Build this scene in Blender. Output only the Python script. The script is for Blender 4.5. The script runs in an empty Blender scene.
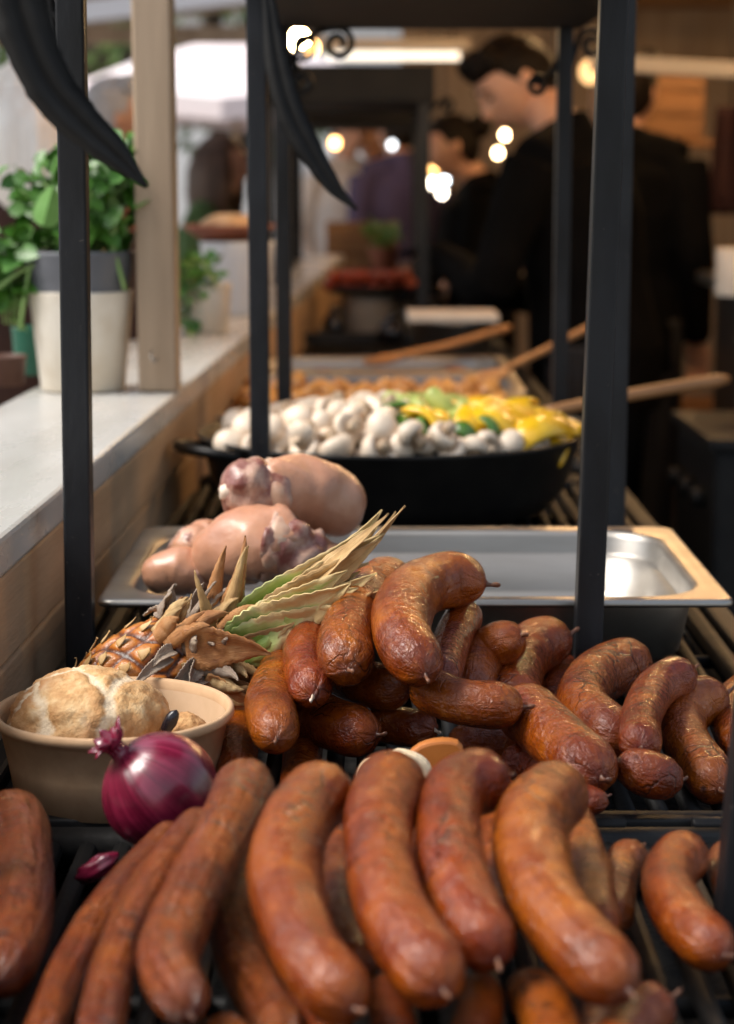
import bpy, math, random
import numpy as np
from mathutils import Vector, Matrix, noise, Euler
random.seed(11)
R = math.radians
scene = bpy.context.scene
COL = scene.collection
FPX, PITCH, CAMZ, GZ = 1950.0, R(9.65), 1.30, 0.90
CP, SP = math.cos(PITCH), math.sin(PITCH)

# ---------------------------------------------------------------- camera
cam = bpy.data.cameras.new('camera')
camo = bpy.data.objects.new('camera', cam); COL.objects.link(camo)
camo.location = (0, 0, CAMZ); camo.rotation_euler = (math.pi/2 - PITCH, 0, 0)
cam.sensor_fit = 'VERTICAL'; cam.sensor_height = 36.0; cam.sensor_width = 25.8
cam.lens = FPX/1024*36.0
cam.clip_start = 0.02; cam.clip_end = 500
cam.dof.use_dof = True; cam.dof.focus_distance = 1.33; cam.dof.aperture_fstop = 6.3
cam.dof.aperture_blades = 0
scene.camera = camo

def ray(px, py):
    x = (px-367)/FPX; y = (512-py)/FPX
    return Vector((x, CP+y*SP, -SP+y*CP))
def at_h(px, py, h):
    d = ray(px, py); t = (GZ+h-CAMZ)/d.z
    return Vector((0, 0, CAMZ)) + d*t
def at_y(px, py, Y):
    d = ray(px, py); return Vector((0, 0, CAMZ)) + d*(Y/d.y)

# ---------------------------------------------------------------- materials
def new_mat(name):
    m = bpy.data.materials.new(name); m.use_nodes = True
    nt = m.node_tree; b = nt.nodes['Principled BSDF']
    return m, nt, b
def N(nt, t, **kw):
    n = nt.nodes.new(t)
    for k, v in kw.items(): setattr(n, k, v)
    return n
def ramp(nt, fac, stops):
    r = N(nt, 'ShaderNodeValToRGB'); e = r.color_ramp.elements
    while len(e) < len(stops): e.new(0.5)
    for i, (p, c) in enumerate(stops):
        e[i].position = p; e[i].color = (*c, 1) if len(c) == 3 else c
    nt.links.new(fac, r.inputs[0]); return r.outputs[0]
def coords(nt, kind='Object', stretch=(1, 1, 1)):
    tc = N(nt, 'ShaderNodeTexCoord'); mp = N(nt, 'ShaderNodeMapping')
    mp.inputs['Scale'].default_value = stretch
    nt.links.new(tc.outputs[kind], mp.inputs[0])
    return mp.outputs[0]
def noisen(nt, vec, scale, detail=5, rough=.55, dist=0.0):
    n = N(nt, 'ShaderNodeTexNoise'); n.inputs['Scale'].default_value = scale
    n.inputs['Detail'].default_value = detail; n.inputs['Roughness'].default_value = rough
    n.inputs['Distortion'].default_value = dist
    nt.links.new(vec, n.inputs['Vector']); return n.outputs['Fac']
def math_(nt, op, a, b=None, c=None, clamp=False):
    n = N(nt, 'ShaderNodeMath', operation=op); n.use_clamp = clamp
    for i, v in enumerate((a, b, c)):
        if v is None: continue
        if isinstance(v, (int, float)): n.inputs[i].default_value = v
        else: nt.links.new(v, n.inputs[i])
    return n.outputs[0]
def mixc(nt, fac, a, b, mode='MIX'):
    n = N(nt, 'ShaderNodeMix', data_type='RGBA', blend_type=mode)
    for s, v in ((0, fac), (6, a), (7, b)):
        if isinstance(v, (int, float)): n.inputs[s].default_value = v
        elif isinstance(v, tuple): n.inputs[s].default_value = (*v, 1)
        else: nt.links.new(v, n.inputs[s])
    return n.outputs[2]
def bump(nt, b, h, strength, dist=.001):
    n = N(nt, 'ShaderNodeBump'); n.inputs['Strength'].default_value = strength
    n.inputs['Distance'].default_value = dist
    nt.links.new(h, n.inputs['Height']); nt.links.new(n.outputs[0], b.inputs['Normal']); nt.links.new(n.outputs[0], b.inputs['Coat Normal'])
def pm(name, c1, c2=None, scale=20, rough=.5, bmp=0, bscale=None, bdist=.002, metal=0, spec=.5, coat=0,
       lo=.35, hi=.65, stretch=(1, 1, 1), vary=0, kind='Object', rvar=0, sss=0, trans=0, sheen=0):
    m, nt, b = new_mat(name)
    v = coords(nt, kind, stretch)
    if c2 is None: c2 = tuple(x*.8 for x in c1)
    f = noisen(nt, v, scale)
    col = ramp(nt, f, [(lo, c1), (hi, c2)])
    if vary:
        oi = N(nt, 'ShaderNodeObjectInfo')
        k = math_(nt, 'MULTIPLY_ADD', oi.outputs['Random'], vary*2, 1-vary)
        hv = N(nt, 'ShaderNodeHueSaturation'); nt.links.new(k, hv.inputs['Value']); nt.links.new(col, hv.inputs['Color'])
        col = hv.outputs[0]
    nt.links.new(col, b.inputs['Base Color'])
    b.inputs['Roughness'].default_value = rough
    if rvar:
        nt.links.new(math_(nt, 'MULTIPLY_ADD', noisen(nt, v, scale*1.7), rvar*2, rough-rvar, clamp=True), b.inputs['Roughness'])
    b.inputs['Metallic'].default_value = metal
    b.inputs['Specular IOR Level'].default_value = spec
    if coat: b.inputs['Coat Weight'].default_value = coat; b.inputs['Coat Roughness'].default_value = .15
    if sss:
        b.inputs['Subsurface Weight'].default_value = sss; b.inputs['Subsurface Radius'].default_value = (1, .4, .2)
        b.inputs['Subsurface Scale'].default_value = .006
    if sheen: b.inputs['Sheen Weight'].default_value = sheen
    if bmp: bump(nt, b, noisen(nt, v, bscale or scale*3, 6), bmp, bdist)
    return m
def emit(name, col, s):
    m, nt, b = new_mat(name)
    b.inputs['Base Color'].default_value = (*col, 1)
    b.inputs['Emission Color'].default_value = (*col, 1); b.inputs['Emission Strength'].default_value = s
    return m

def sausage_mat(name, wrinkle, dark=1.0):
    m, nt, b = new_mat(name)
    uv = coords(nt, 'UV', (1, 1, 1)); ob = coords(nt, 'Object')
    oi = N(nt, 'ShaderNodeObjectInfo')
    ofs = N(nt, 'ShaderNodeVectorMath', operation='ADD'); nt.links.new(ob, ofs.inputs[0])
    sc = N(nt, 'ShaderNodeVectorMath', operation='SCALE'); sc.inputs[0].default_value = (3, 5, 7)
    nt.links.new(oi.outputs['Random'], sc.inputs['Scale']); nt.links.new(sc.outputs[0], ofs.inputs[1])
    ob = ofs.outputs[0]
    n1 = noisen(nt, ob, 26, 6, .6, .4)
    k = dark
    col = ramp(nt, n1, [(.22, (.09*k, .013*k, .002*k)), (.42, (.25*k, .041*k, .004*k)), (.58, (.40*k, .084*k, .005*k)), (.78, (.55*k, .150*k, .008*k))])
    n2 = noisen(nt, ob, 90, 4, .6, .8)          # fine mottling of the smoked skin
    col = mixc(nt, ramp(nt, n2, [(.40, (0, 0, 0)), (.66, (.50, .50, .50))]), col, (.20*k, .026*k, .005*k))
    # pale fat flecks under the casing
    n3 = noisen(nt, ob, 150, 2, .5, .2)
    col = mixc(nt, ramp(nt, n3, [(.60, (0, 0, 0)), (.74, (.20, .20, .20))]), col, (.55, .20, .05))
    # dark scorched cracks
    vo = N(nt, 'ShaderNodeTexVoronoi', feature='DISTANCE_TO_EDGE'); vo.inputs['Scale'].default_value = 26
    wv = N(nt, 'ShaderNodeVectorMath', operation='ADD'); nt.links.new(ob, wv.inputs[0])
    nz = N(nt, 'ShaderNodeTexNoise'); nz.inputs['Scale'].default_value = 40; nt.links.new(ob, nz.inputs['Vector'])
    s2 = N(nt, 'ShaderNodeVectorMath', operation='SCALE'); s2.inputs['Scale'].default_value = .05
    nt.links.new(nz.outputs['Color'], s2.inputs[0]); nt.links.new(s2.outputs[0], wv.inputs[1])
    nt.links.new(wv.outputs[0], vo.inputs['Vector'])
    line = ramp(nt, vo.outputs['Distance'], [(.0, (1, 1, 1)), (.042, (0, 0, 0))])
    gate = ramp(nt, noisen(nt, ob, 11, 3), [(.50, (0, 0, 0)), (.60, (1, 1, 1))])
    crack = math_(nt, 'MULTIPLY', line, gate)
    col = mixc(nt, math_(nt, 'MULTIPLY', crack, .8), col, (.035, .010, .006))
    spots = ramp(nt, noisen(nt, ob, 34, 3, .5), [(.70, (0, 0, 0)), (.78, (.75, .75, .75))])
    col = mixc(nt, spots, col, (.05, .012, .008))
    # ends darker and purplish where the casing gathers
    sep = N(nt, 'ShaderNodeSeparateXYZ'); nt.links.new(uv, sep.inputs[0])
    e = math_(nt, 'ABSOLUTE', math_(nt, 'SUBTRACT', sep.outputs[0], .5))
    endf = ramp(nt, math_(nt, 'ADD', e, math_(nt, 'MULTIPLY', n1, .10)), [(.50, (0, 0, 0)), (.57, (.75, .75, .75))])
    col = mixc(nt, endf, col, (.15, .022, .018))
    hv = N(nt, 'ShaderNodeHueSaturation'); nt.links.new(col, hv.inputs['Color'])
    nt.links.new(math_(nt, 'MULTIPLY_ADD', oi.outputs['Random'], .26, .80), hv.inputs['Value'])
    nt.links.new(math_(nt, 'MULTIPLY_ADD', oi.outputs['Random'], .014, .493), hv.inputs['Hue'])
    nt.links.new(hv.outputs[0], b.inputs['Base Color'])
    nt.links.new(math_(nt, 'MULTIPLY_ADD', n2, .30, .05), b.inputs['Roughness'])
    b.inputs['Specular IOR Level'].default_value = .24
    b.inputs['Coat Weight'].default_value = .42; b.inputs['Coat Roughness'].default_value = .08
    # wrinkles: stretched along the sausage (v runs round it, u along it)
    mp = N(nt, 'ShaderNodeMapping'); nt.links.new(uv, mp.inputs[0]); mp.inputs['Scale'].default_value = (5, 16, 1)
    ad = N(nt, 'ShaderNodeVectorMath', operation='ADD'); nt.links.new(mp.outputs[0], ad.inputs[0]); nt.links.new(sc.outputs[0], ad.inputs[1])
    w1 = noisen(nt, ad.outputs[0], 1.3, 4, .6, .6)
    w2 = noisen(nt, ob, 260, 4, .65, .5)
    w3 = noisen(nt, ob, 75, 4, .6, 1.2)
    # fine creases of the dried casing: thin ridges (1-|2n-1|) broken up by the coarser noise
    w4 = noisen(nt, ob, 130, 3, .55, 1.6)
    rid = math_(nt, 'POWER', math_(nt, 'SUBTRACT', 1.0, math_(nt, 'ABSOLUTE', math_(nt, 'MULTIPLY_ADD', w4, 2.0, -1.0))), 4.0)
    hgt = math_(nt, 'ADD', math_(nt, 'MULTIPLY', w1, .9 + 2.6*wrinkle), math_(nt, 'MULTIPLY_ADD', w2, .45, math_(nt, 'MULTIPLY_ADD', w3, 1.0, math_(nt, 'MULTIPLY', rid, .30))))
    hgt = math_(nt, 'SUBTRACT', hgt, math_(nt, 'MULTIPLY', crack, .6))
    bump(nt, b, hgt, 1.0, .0016 if wrinkle > .5 else .0012)
    return m

M = {}
M['saus'] = sausage_mat('smoked_sausage_skin', .15, .74)
M['saus_w'] = sausage_mat('wrinkled_sausage_skin', 1.0, .66)
M['knot'] = pm('dried_casing', (.06, .018, .010), (.22, .09, .045), 90, .4, .5, 200, .001)
M['knot_d'] = pm('charred_casing', (.03, .015, .012), (.12, .05, .03), 90, .45, .5, 200, .001)
M['casing_w'] = pm('white_casing', (.75, .66, .55), (.6, .42, .3), 60, .45)
M['iron'] = pm('black_painted_iron', (.004, .004, .005), (.0125, .0135, .0165), 16, .46, .5, 110, .0010, spec=.34, rvar=.30, lo=.40, hi=.60, stretch=(1, 1, .35))
_nt = M['iron'].node_tree; _b = _nt.nodes['Principled BSDF']; _c = _b.inputs['Base Color'].links[0].from_socket
_ob = coords(_nt, 'Object'); _f = ramp(_nt, noisen(_nt, _ob, 210, 2, .5, .3), [(.70, (0, 0, 0)), (.74, (1, 1, 1))])
_f = math_(_nt, 'MULTIPLY', _f, ramp(_nt, noisen(_nt, _ob, 16, 3), [(.46, (0, 0, 0)), (.60, (1, 1, 1))]))
_nt.links.new(mixc(_nt, _f, _c, (.085, .070, .060)), _b.inputs['Base Color'])
M['iron_d'] = pm('dull_black_iron', (.005, .005, .0055), (.011, .0105, .010), 18, .6, .3, 90, .001, spec=.25)
M['cast'] = pm('cast_iron_grate', (.006, .006, .0065), (.015, .014, .013), 30, .55, .5, 140, .0012, rvar=.12, spec=.22)
M['steel'] = pm('brushed_steel', (.27, .25, .225), (.37, .35, .32), 9, .40, .15, 120, .0006, metal=1, stretch=(.3, 2, 2), rvar=.08)
M['steel_d'] = pm('worn_steel', (.22, .21, .20), (.34, .33, .31), 12, .38, .2, 90, .0006, metal=1, rvar=.08)
M['pan'] = pm('seasoned_black_pan', (.006, .0055, .0055), (.012, .011, .010), 22, .45, .2, 80, .0008, spec=.3)
M['wood'] = pm('aged_plank', (.47, .305, .18), (.33, .21, .12), 3.2, .62, .5, 40, .0012, stretch=(6, .6, 6))
M['wood_post'] = pm('weathered_post_wood', (.42, .305, .205), (.30, .21, .135), 3.0, .7, .5, 30, .0012, stretch=(7, 7, .6))
M['wood_dark'] = pm('dark_panel_wood', (.055, .032, .018), (.030, .018, .011), 4, .6, .3, 30, .001, stretch=(1, 5, 1))
M['wood_warm'] = pm('warm_ceiling_wood', (.36, .19, .075), (.24, .115, .042), 1.6, .65, .3, 20, .002, stretch=(1, 7, 7))
M['wood_crate'] = pm('crate_wood', (.30, .14, .05), (.18, .085, .032), 3, .65, .3, 30, .001, stretch=(.6, 6, 6))
M['handle'] = pm('spoon_wood', (.42, .20, .075), (.28, .12, .04), 9, .5, .25, 60, .0006, stretch=(.4, 3, 3))
M['white_paint'] = pm('white_counter_paint', (.50, .485, .455), (.42, .40, .365), 7, .28, .25, 40, .0006, rvar=.10, stretch=(2, .5, 1))
M['canopy'] = pm('grey_canopy_cloth', (.42, .42, .44), (.34, .34, .36), 1.5, .8)
_nt = M['canopy'].node_tree; _b = _nt.nodes['Principled BSDF']; _t = N(_nt, 'ShaderNodeBsdfTranslucent'); _t.inputs[0].default_value = (.62, .62, .64, 1)
_mx = N(_nt, 'ShaderNodeMixShader'); _mx.inputs[0].default_value = .6
_nt.links.new(_b.outputs[0], _mx.inputs[1]); _nt.links.new(_t.outputs[0], _mx.inputs[2]); _nt.links.new(_mx.outputs[0], _nt.nodes['Material Output'].inputs[0])
M['kraft'] = pm('kraft_board', (.56, .36, .205), (.48, .30, .165), 60, .75, .25, 260, .0006, spec=.3)
M['kraft_in'] = pm('kraft_lining', (.58, .40, .25), (.52, .35, .21), 50, .55)
M['pot_w'] = pm('cream_pot', (.76, .70, .60), (.60, .51, .39), 14, .5, .1, 60, .0006)
M['pot_g'] = pm('grey_plastic_pot', (.115, .120, .135), (.095, .10, .112), 10, .45)
M['green_pot'] = pm('green_tin', (.012, .12, .07), (.01, .09, .055), 8, .4)
M['soil'] = pm('dark_soil', (.03, .02, .014), (.06, .04, .025), 60, .9, .8, 120, .004)
M['leaf'] = pm('fresh_herb_leaf', (.042, .145, .014), (.095, .25, .030), 30, .42, .3, 90, .001, vary=.25)
M['leaf_big'] = pm('pale_broad_leaf', (.15, .30, .075), (.11, .26, .05), 30, .45, .2, 70, .001)
M['stem'] = pm('pale_stem', (.22, .34, .10), (.16, .28, .07), 30, .45)
M['terracotta'] = pm('terracotta', (.30, .10, .06), (.24, .08, .045), 14, .6)
M['plastic_w'] = pm('white_plastic', (.72, .74, .78), (.62, .64, .68), 5, .35)
M['brown_box'] = pm('brown_clay', (.10, .045, .03), (.07, .03, .02), 10, .6)
M['skin'] = pm('skin', (.64, .38, .27), (.55, .29, .20), 16, .5, .15, 120, .001, sss=.1)
M['eye'] = pm('eye_dark', (.02, .014, .012), None, 10, .2)
M['hair_d'] = pm('dark_hair', (.005, .0035, .003), (.012, .008, .006), 60, .6, spec=.12, bmp=.6, bscale=60, bdist=.004, stretch=(1, 1, .2))
M['hair_b'] = pm('brown_hair', (.05, .024, .014), (.09, .045, .025), 60, .5, .6, 60, .004, stretch=(1, 1, .2))
M['hair_w'] = pm('white_hair', (.86, .82, .76), (.68, .60, .52), 30, .6, .6, 40, .006, stretch=(1, 1, .2))
M['hair_g'] = pm('grey_hair', (.48, .49, .53), (.32, .33, .36), 40, .6, .6, 50, .004)
M['black_cloth'] = pm('black_cloth', (.0022, .0022, .0026), (.0045, .0045, .005), 6, .9, .4, 9, .01, spec=.06)
M['navy'] = pm('navy_apron', (.003, .004, .006), (.002, .003, .005), 6, .85, .3, 12, .006, spec=.06)
M['brown_cloth'] = pm('brown_coat', (.045, .02, .014), (.03, .014, .01), 6, .8, .4, 10, .01, spec=.2)
M['green_cloth'] = pm('green_knit', (.085, .15, .06), (.06, .11, .045), 10, .85, .4, 30, .006, spec=.2)
M['white_cloth'] = pm('white_cloth', (.72, .72, .74), (.6, .6, .63), 6, .85)
M['purple_cloth'] = pm('violet_cloth', (.06, .05, .13), (.045, .035, .09), 6, .85)
M['red_cloth'] = pm('maroon_cloth', (.028, .004, .005), (.02, .003, .004), 6, .85)
M['rust_cloth'] = pm('rust_cloth', (.30, .10, .06), (.22, .07, .045), 6, .85)
M['jeans'] = pm('dark_trousers', (.02, .022, .03), (.015, .016, .02), 8, .85)
M['paper'] = pm('white_paper', (.72, .68, .62), (.66, .61, .55), 20, .8)
M['parasol'] = pm('pale_parasol', (.80, .62, .62), (.76, .70, .70), 1, .8)
M['plaster'] = pm('pale_plaster', (.74, .72, .70), (.64, .62, .60), 1, .85)
M['roof_tile'] = pm('roof_tile', (.36, .13, .08), (.26, .09, .06), 5, .8, .5, 12, .02)
M['pave'] = pm('paving', (.28, .26, .24), (.20, .185, .17), 3, .85, .4, 14, .004)
M['floor_in'] = pm('stall_floor', (.06, .048, .036), (.04, .032, .024), 4, .8)
M['bark'] = pm('bark', (.09, .06, .04), (.05, .035, .025), 12, .9, .8, 30, .01)
M['foliage'] = pm('tree_leaf', (.07, .14, .025), (.12, .20, .04), 2, .6, vary=.2)
M['olive'] = pm('black_olive', (.012, .008, .012), None, 20, .25)
M['char'] = pm('coal_bed', (.012, .011, .010), (.03, .026, .022), 60, .9, .8, 60, .01)
M['wall_w'] = pm('warm_wall_boards', (.50, .38, .27), (.38, .27, .18), 2, .7, .3, 16, .002, stretch=(6, 1, .6))
M['duct'] = pm('pale_beam', (.55, .50, .44), (.46, .41, .35), 3, .6)
M['cord'] = pm('black_cable', (.012, .012, .012), None, 10, .5)

# ---------------------------------------------------------------- mesh builder
class MB:
    def __init__(s): s.V = []; s.F = []; s.UV = {}; s.MI = []
    def add(s, V, F, uv=None, mi=0):
        o = len(s.V); s.V += [Vector(v) for v in V]
        for i, f in enumerate(F):
            if uv: s.UV[len(s.F)] = uv[i]
            s.F.append([o+k for k in f]); s.MI.append(mi)
        return s
    def box(s, c, d, rot=None, mi=0):
        c = Vector(c); v = []
        for z in (-1, 1):
            for x, y in ((-1, -1), (1, -1), (1, 1), (-1, 1)):
                p = Vector((x*d[0]/2, y*d[1]/2, z*d[2]/2))
                if rot: p = rot @ p
                v.append(c+p)
        return s.add(v, [(3, 2, 1, 0), (4, 5, 6, 7), (0, 1, 5, 4), (1, 2, 6, 5), (2, 3, 7, 6), (3, 0, 4, 7)], mi=mi)
    def rings(s, rings, closed=True, cap0=True, cap1=True, uv=False, mi=0):
        n = len(rings[0]); V = [p for r in rings for p in r]; F = []; U = []
        m = len(rings)
        for i in range(m-1):
            for j in range(n if closed else n-1):
                k = (j+1) % n
                F.append((i*n+j, i*n+k, (i+1)*n+k, (i+1)*n+j))
                U.append(((i/(m-1), j/n), (i/(m-1), (j+1)/n), ((i+1)/(m-1), (j+1)/n), ((i+1)/(m-1), j/n)))
        if cap0: F.append(tuple(reversed(range(n)))); U.append([(0, j/n) for j in reversed(range(n))])
        if cap1: F.append(tuple(range((m-1)*n, m*n))); U.append([(1, j/n) for j in range(n)])
        return s.add(V, F, U if uv else None, mi)
    def lathe(s, prof, n=32, c=(0, 0, 0), mat=None, wob=None, cap0=True, cap1=True, uv=False, mi=0):
        c = Vector(c); rs = []
        for r, z in prof:
            ring = []
            for j in range(n):
                a = 2*math.pi*j/n; rr = r*(wob(a, z) if wob else 1)
                p = Vector((rr*math.cos(a), rr*math.sin(a), z))
                if mat: p = mat @ p
                ring.append(c+p)
            rs.append(ring)
        return s.rings(rs, True, cap0, cap1, uv, mi)
    def tube(s, pts, rad, n=10, flat=1.0, up=None, uv=False, cap=True, wob=None, mi=0):
        pts = [Vector(p) for p in pts]
        if isinstance(rad, (int, float)): rad = [rad]*len(pts)
        fr = frames(pts, up); rs = []
        for i, (p, (t, a, b)) in enumerate(zip(pts, fr)):
            ring = []
            for j in range(n):
                th = 2*math.pi*j/n
                r = rad[i]*(wob(i, th) if wob else 1)
                ring.append(p + a*(r*math.cos(th)) + b*(r*flat*math.sin(th)))
            rs.append(ring)
        return s.rings(rs, True, cap, cap, uv, mi)
    def ball(s, c, r, nu=16, nv=10, disp=None, mat=None, mi=0):
        c = Vector(c)
        if isinstance(r, (int, float)): r = (r, r, r)
        V = []; F = []
        def P(d):
            k = disp(d) if disp else 1
            p = Vector((d.x*r[0]*k, d.y*r[1]*k, d.z*r[2]*k))
            return c + (mat @ p if mat else p)
        V.append(P(Vector((0, 0, -1))))
        for i in range(1, nv):
            f = -math.pi/2 + math.pi*i/nv
            for j in range(nu):
                a = 2*math.pi*j/nu
                V.append(P(Vector((math.cos(f)*math.cos(a), math.cos(f)*math.sin(a), math.sin(f)))))
        V.append(P(Vector((0, 0, 1))))
        for j in range(nu):
            k = (j+1) % nu
            F.append((0, 1+k, 1+j))
            for i in range(nv-2): F.append((1+i*nu+j, 1+i*nu+k, 1+(i+1)*nu+k, 1+(i+1)*nu+j))
            F.append((1+(nv-2)*nu+j, 1+(nv-2)*nu+k, len(V)-1))
        return s.add(V, F, mi=mi)
def frames(pts, up=None):
    n = len(pts); T = []
    for i in range(n):
        d = pts[min(i+1, n-1)] - pts[max(i-1, 0)]
        T.append(d.normalized() if d.length > 1e-9 else Vector((0, 0, 1)))
    u = Vector(up) if up else (Vector((0, 0, 1)) if abs(T[0].z) < .9 else Vector((1, 0, 0)))
    a = (u - T[0]*u.dot(T[0])).normalized(); out = []
    for i in range(n):
        a = (a - T[i]*a.dot(T[i])).normalized()
        out.append((T[i], a, T[i].cross(a)))
    return out
def cat(pts, n):
    """Catmull-Rom through pts, n samples evenly spaced by arc length."""
    P = [Vector(p) for p in pts]
    if len(P) == 2: P = [P[0], (P[0]+P[1])/2, P[1]]
    P = [P[0]*2-P[1]] + P + [P[-1]*2-P[-2]]
    D = []
    for i in range(1, len(P)-2):
        for k in range(24):
            t = k/24; a, b, c, d = P[i-1], P[i], P[i+1], P[i+2]
            D.append(.5*((2*b)+(c-a)*t+(2*a-5*b+4*c-d)*t*t+(3*b-a-3*c+d)*t**3))
    D.append(P[-2])
    L = [0]
    for i in range(1, len(D)): L.append(L[-1]+(D[i]-D[i-1]).length)
    out = []; k = 0
    fr = n if isinstance(n, list) else [i/(n-1) for i in range(n)]
    for f in fr:
        s = f*L[-1]
        while k < len(L)-2 and L[k+1] < s: k += 1
        w = (s-L[k])/max(L[k+1]-L[k], 1e-9)
        out.append(D[k].lerp(D[k+1], min(max(w, 0), 1)))
    return out

WO = {}
def obj(name, mb, mat, parent=None, origin=None, smooth=True, bevel=0, sub=0, solid=0, auto=None):
    me = bpy.data.meshes.new(name)
    if origin is None:
        if parent is not None: origin = WO[parent.name]
        else:
            xs = [v.x for v in mb.V]; ys = [v.y for v in mb.V]; zs = [v.z for v in mb.V]
            origin = Vector(((min(xs)+max(xs))/2, (min(ys)+max(ys))/2, min(zs)))
    origin = Vector(origin)
    me.from_pydata([tuple(v-origin) for v in mb.V], [], mb.F)
    for m in (mat if isinstance(mat, (list, tuple)) else [mat]): me.materials.append(m)
    if any(mb.MI): me.polygons.foreach_set('material_index', mb.MI)
    if mb.UV:
        uvl = me.uv_layers.new(name='UVMap')
        for p in me.polygons:
            u = mb.UV.get(p.index)
            if u:
                for li, c in zip(p.loop_indices, u): uvl.data[li].uv = c
    if smooth: me.polygons.foreach_set('use_smooth', [True]*len(me.polygons))
    me.validate(); me.update()
    o = bpy.data.objects.new(name, me); COL.objects.link(o)
    o.location = origin - (WO[parent.name] if parent is not None else Vector())
    if parent is not None: o.parent = parent
    WO[o.name] = origin
    if solid:
        s = o.modifiers.new('thick', 'SOLIDIFY'); s.thickness = solid; s.offset = 0
    if bevel:
        b = o.modifiers.new('bevel', 'BEVEL'); b.width = bevel; b.segments = 2; b.limit_method = 'ANGLE'; b.angle_limit = R(40)
    if sub:
        b = o.modifiers.new('sub', 'SUBSURF'); b.levels = sub; b.render_levels = sub
    return o
def empty(name, loc):
    o = bpy.data.objects.new(name, None); COL.objects.link(o); o.location = loc
    o.empty_display_size = .02; WO[o.name] = Vector(loc); return o
def tag(o, label=None, cat_=None, group=None, kind=None):
    if label: o['label'] = label
    if cat_: o['category'] = cat_
    if group: o['group'] = group
    if kind: o['kind'] = kind
    return o
def dup(o, loc, rot=(0, 0, 0), sc=1, label=None):
    c = o.copy(); COL.objects.link(c); c.location = loc; c.rotation_euler = rot
    c.scale = (sc, sc, sc) if isinstance(sc, (int, float)) else sc
    if label: c['label'] = label
    for ch in o.children:
        d = ch.copy(); COL.objects.link(d); d.parent = c
    return c
def n3(p, s, seed=0): return noise.noise(Vector((p[0]*s+seed*7.3, p[1]*s-seed*3.1, p[2]*s+seed*1.7)))

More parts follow.
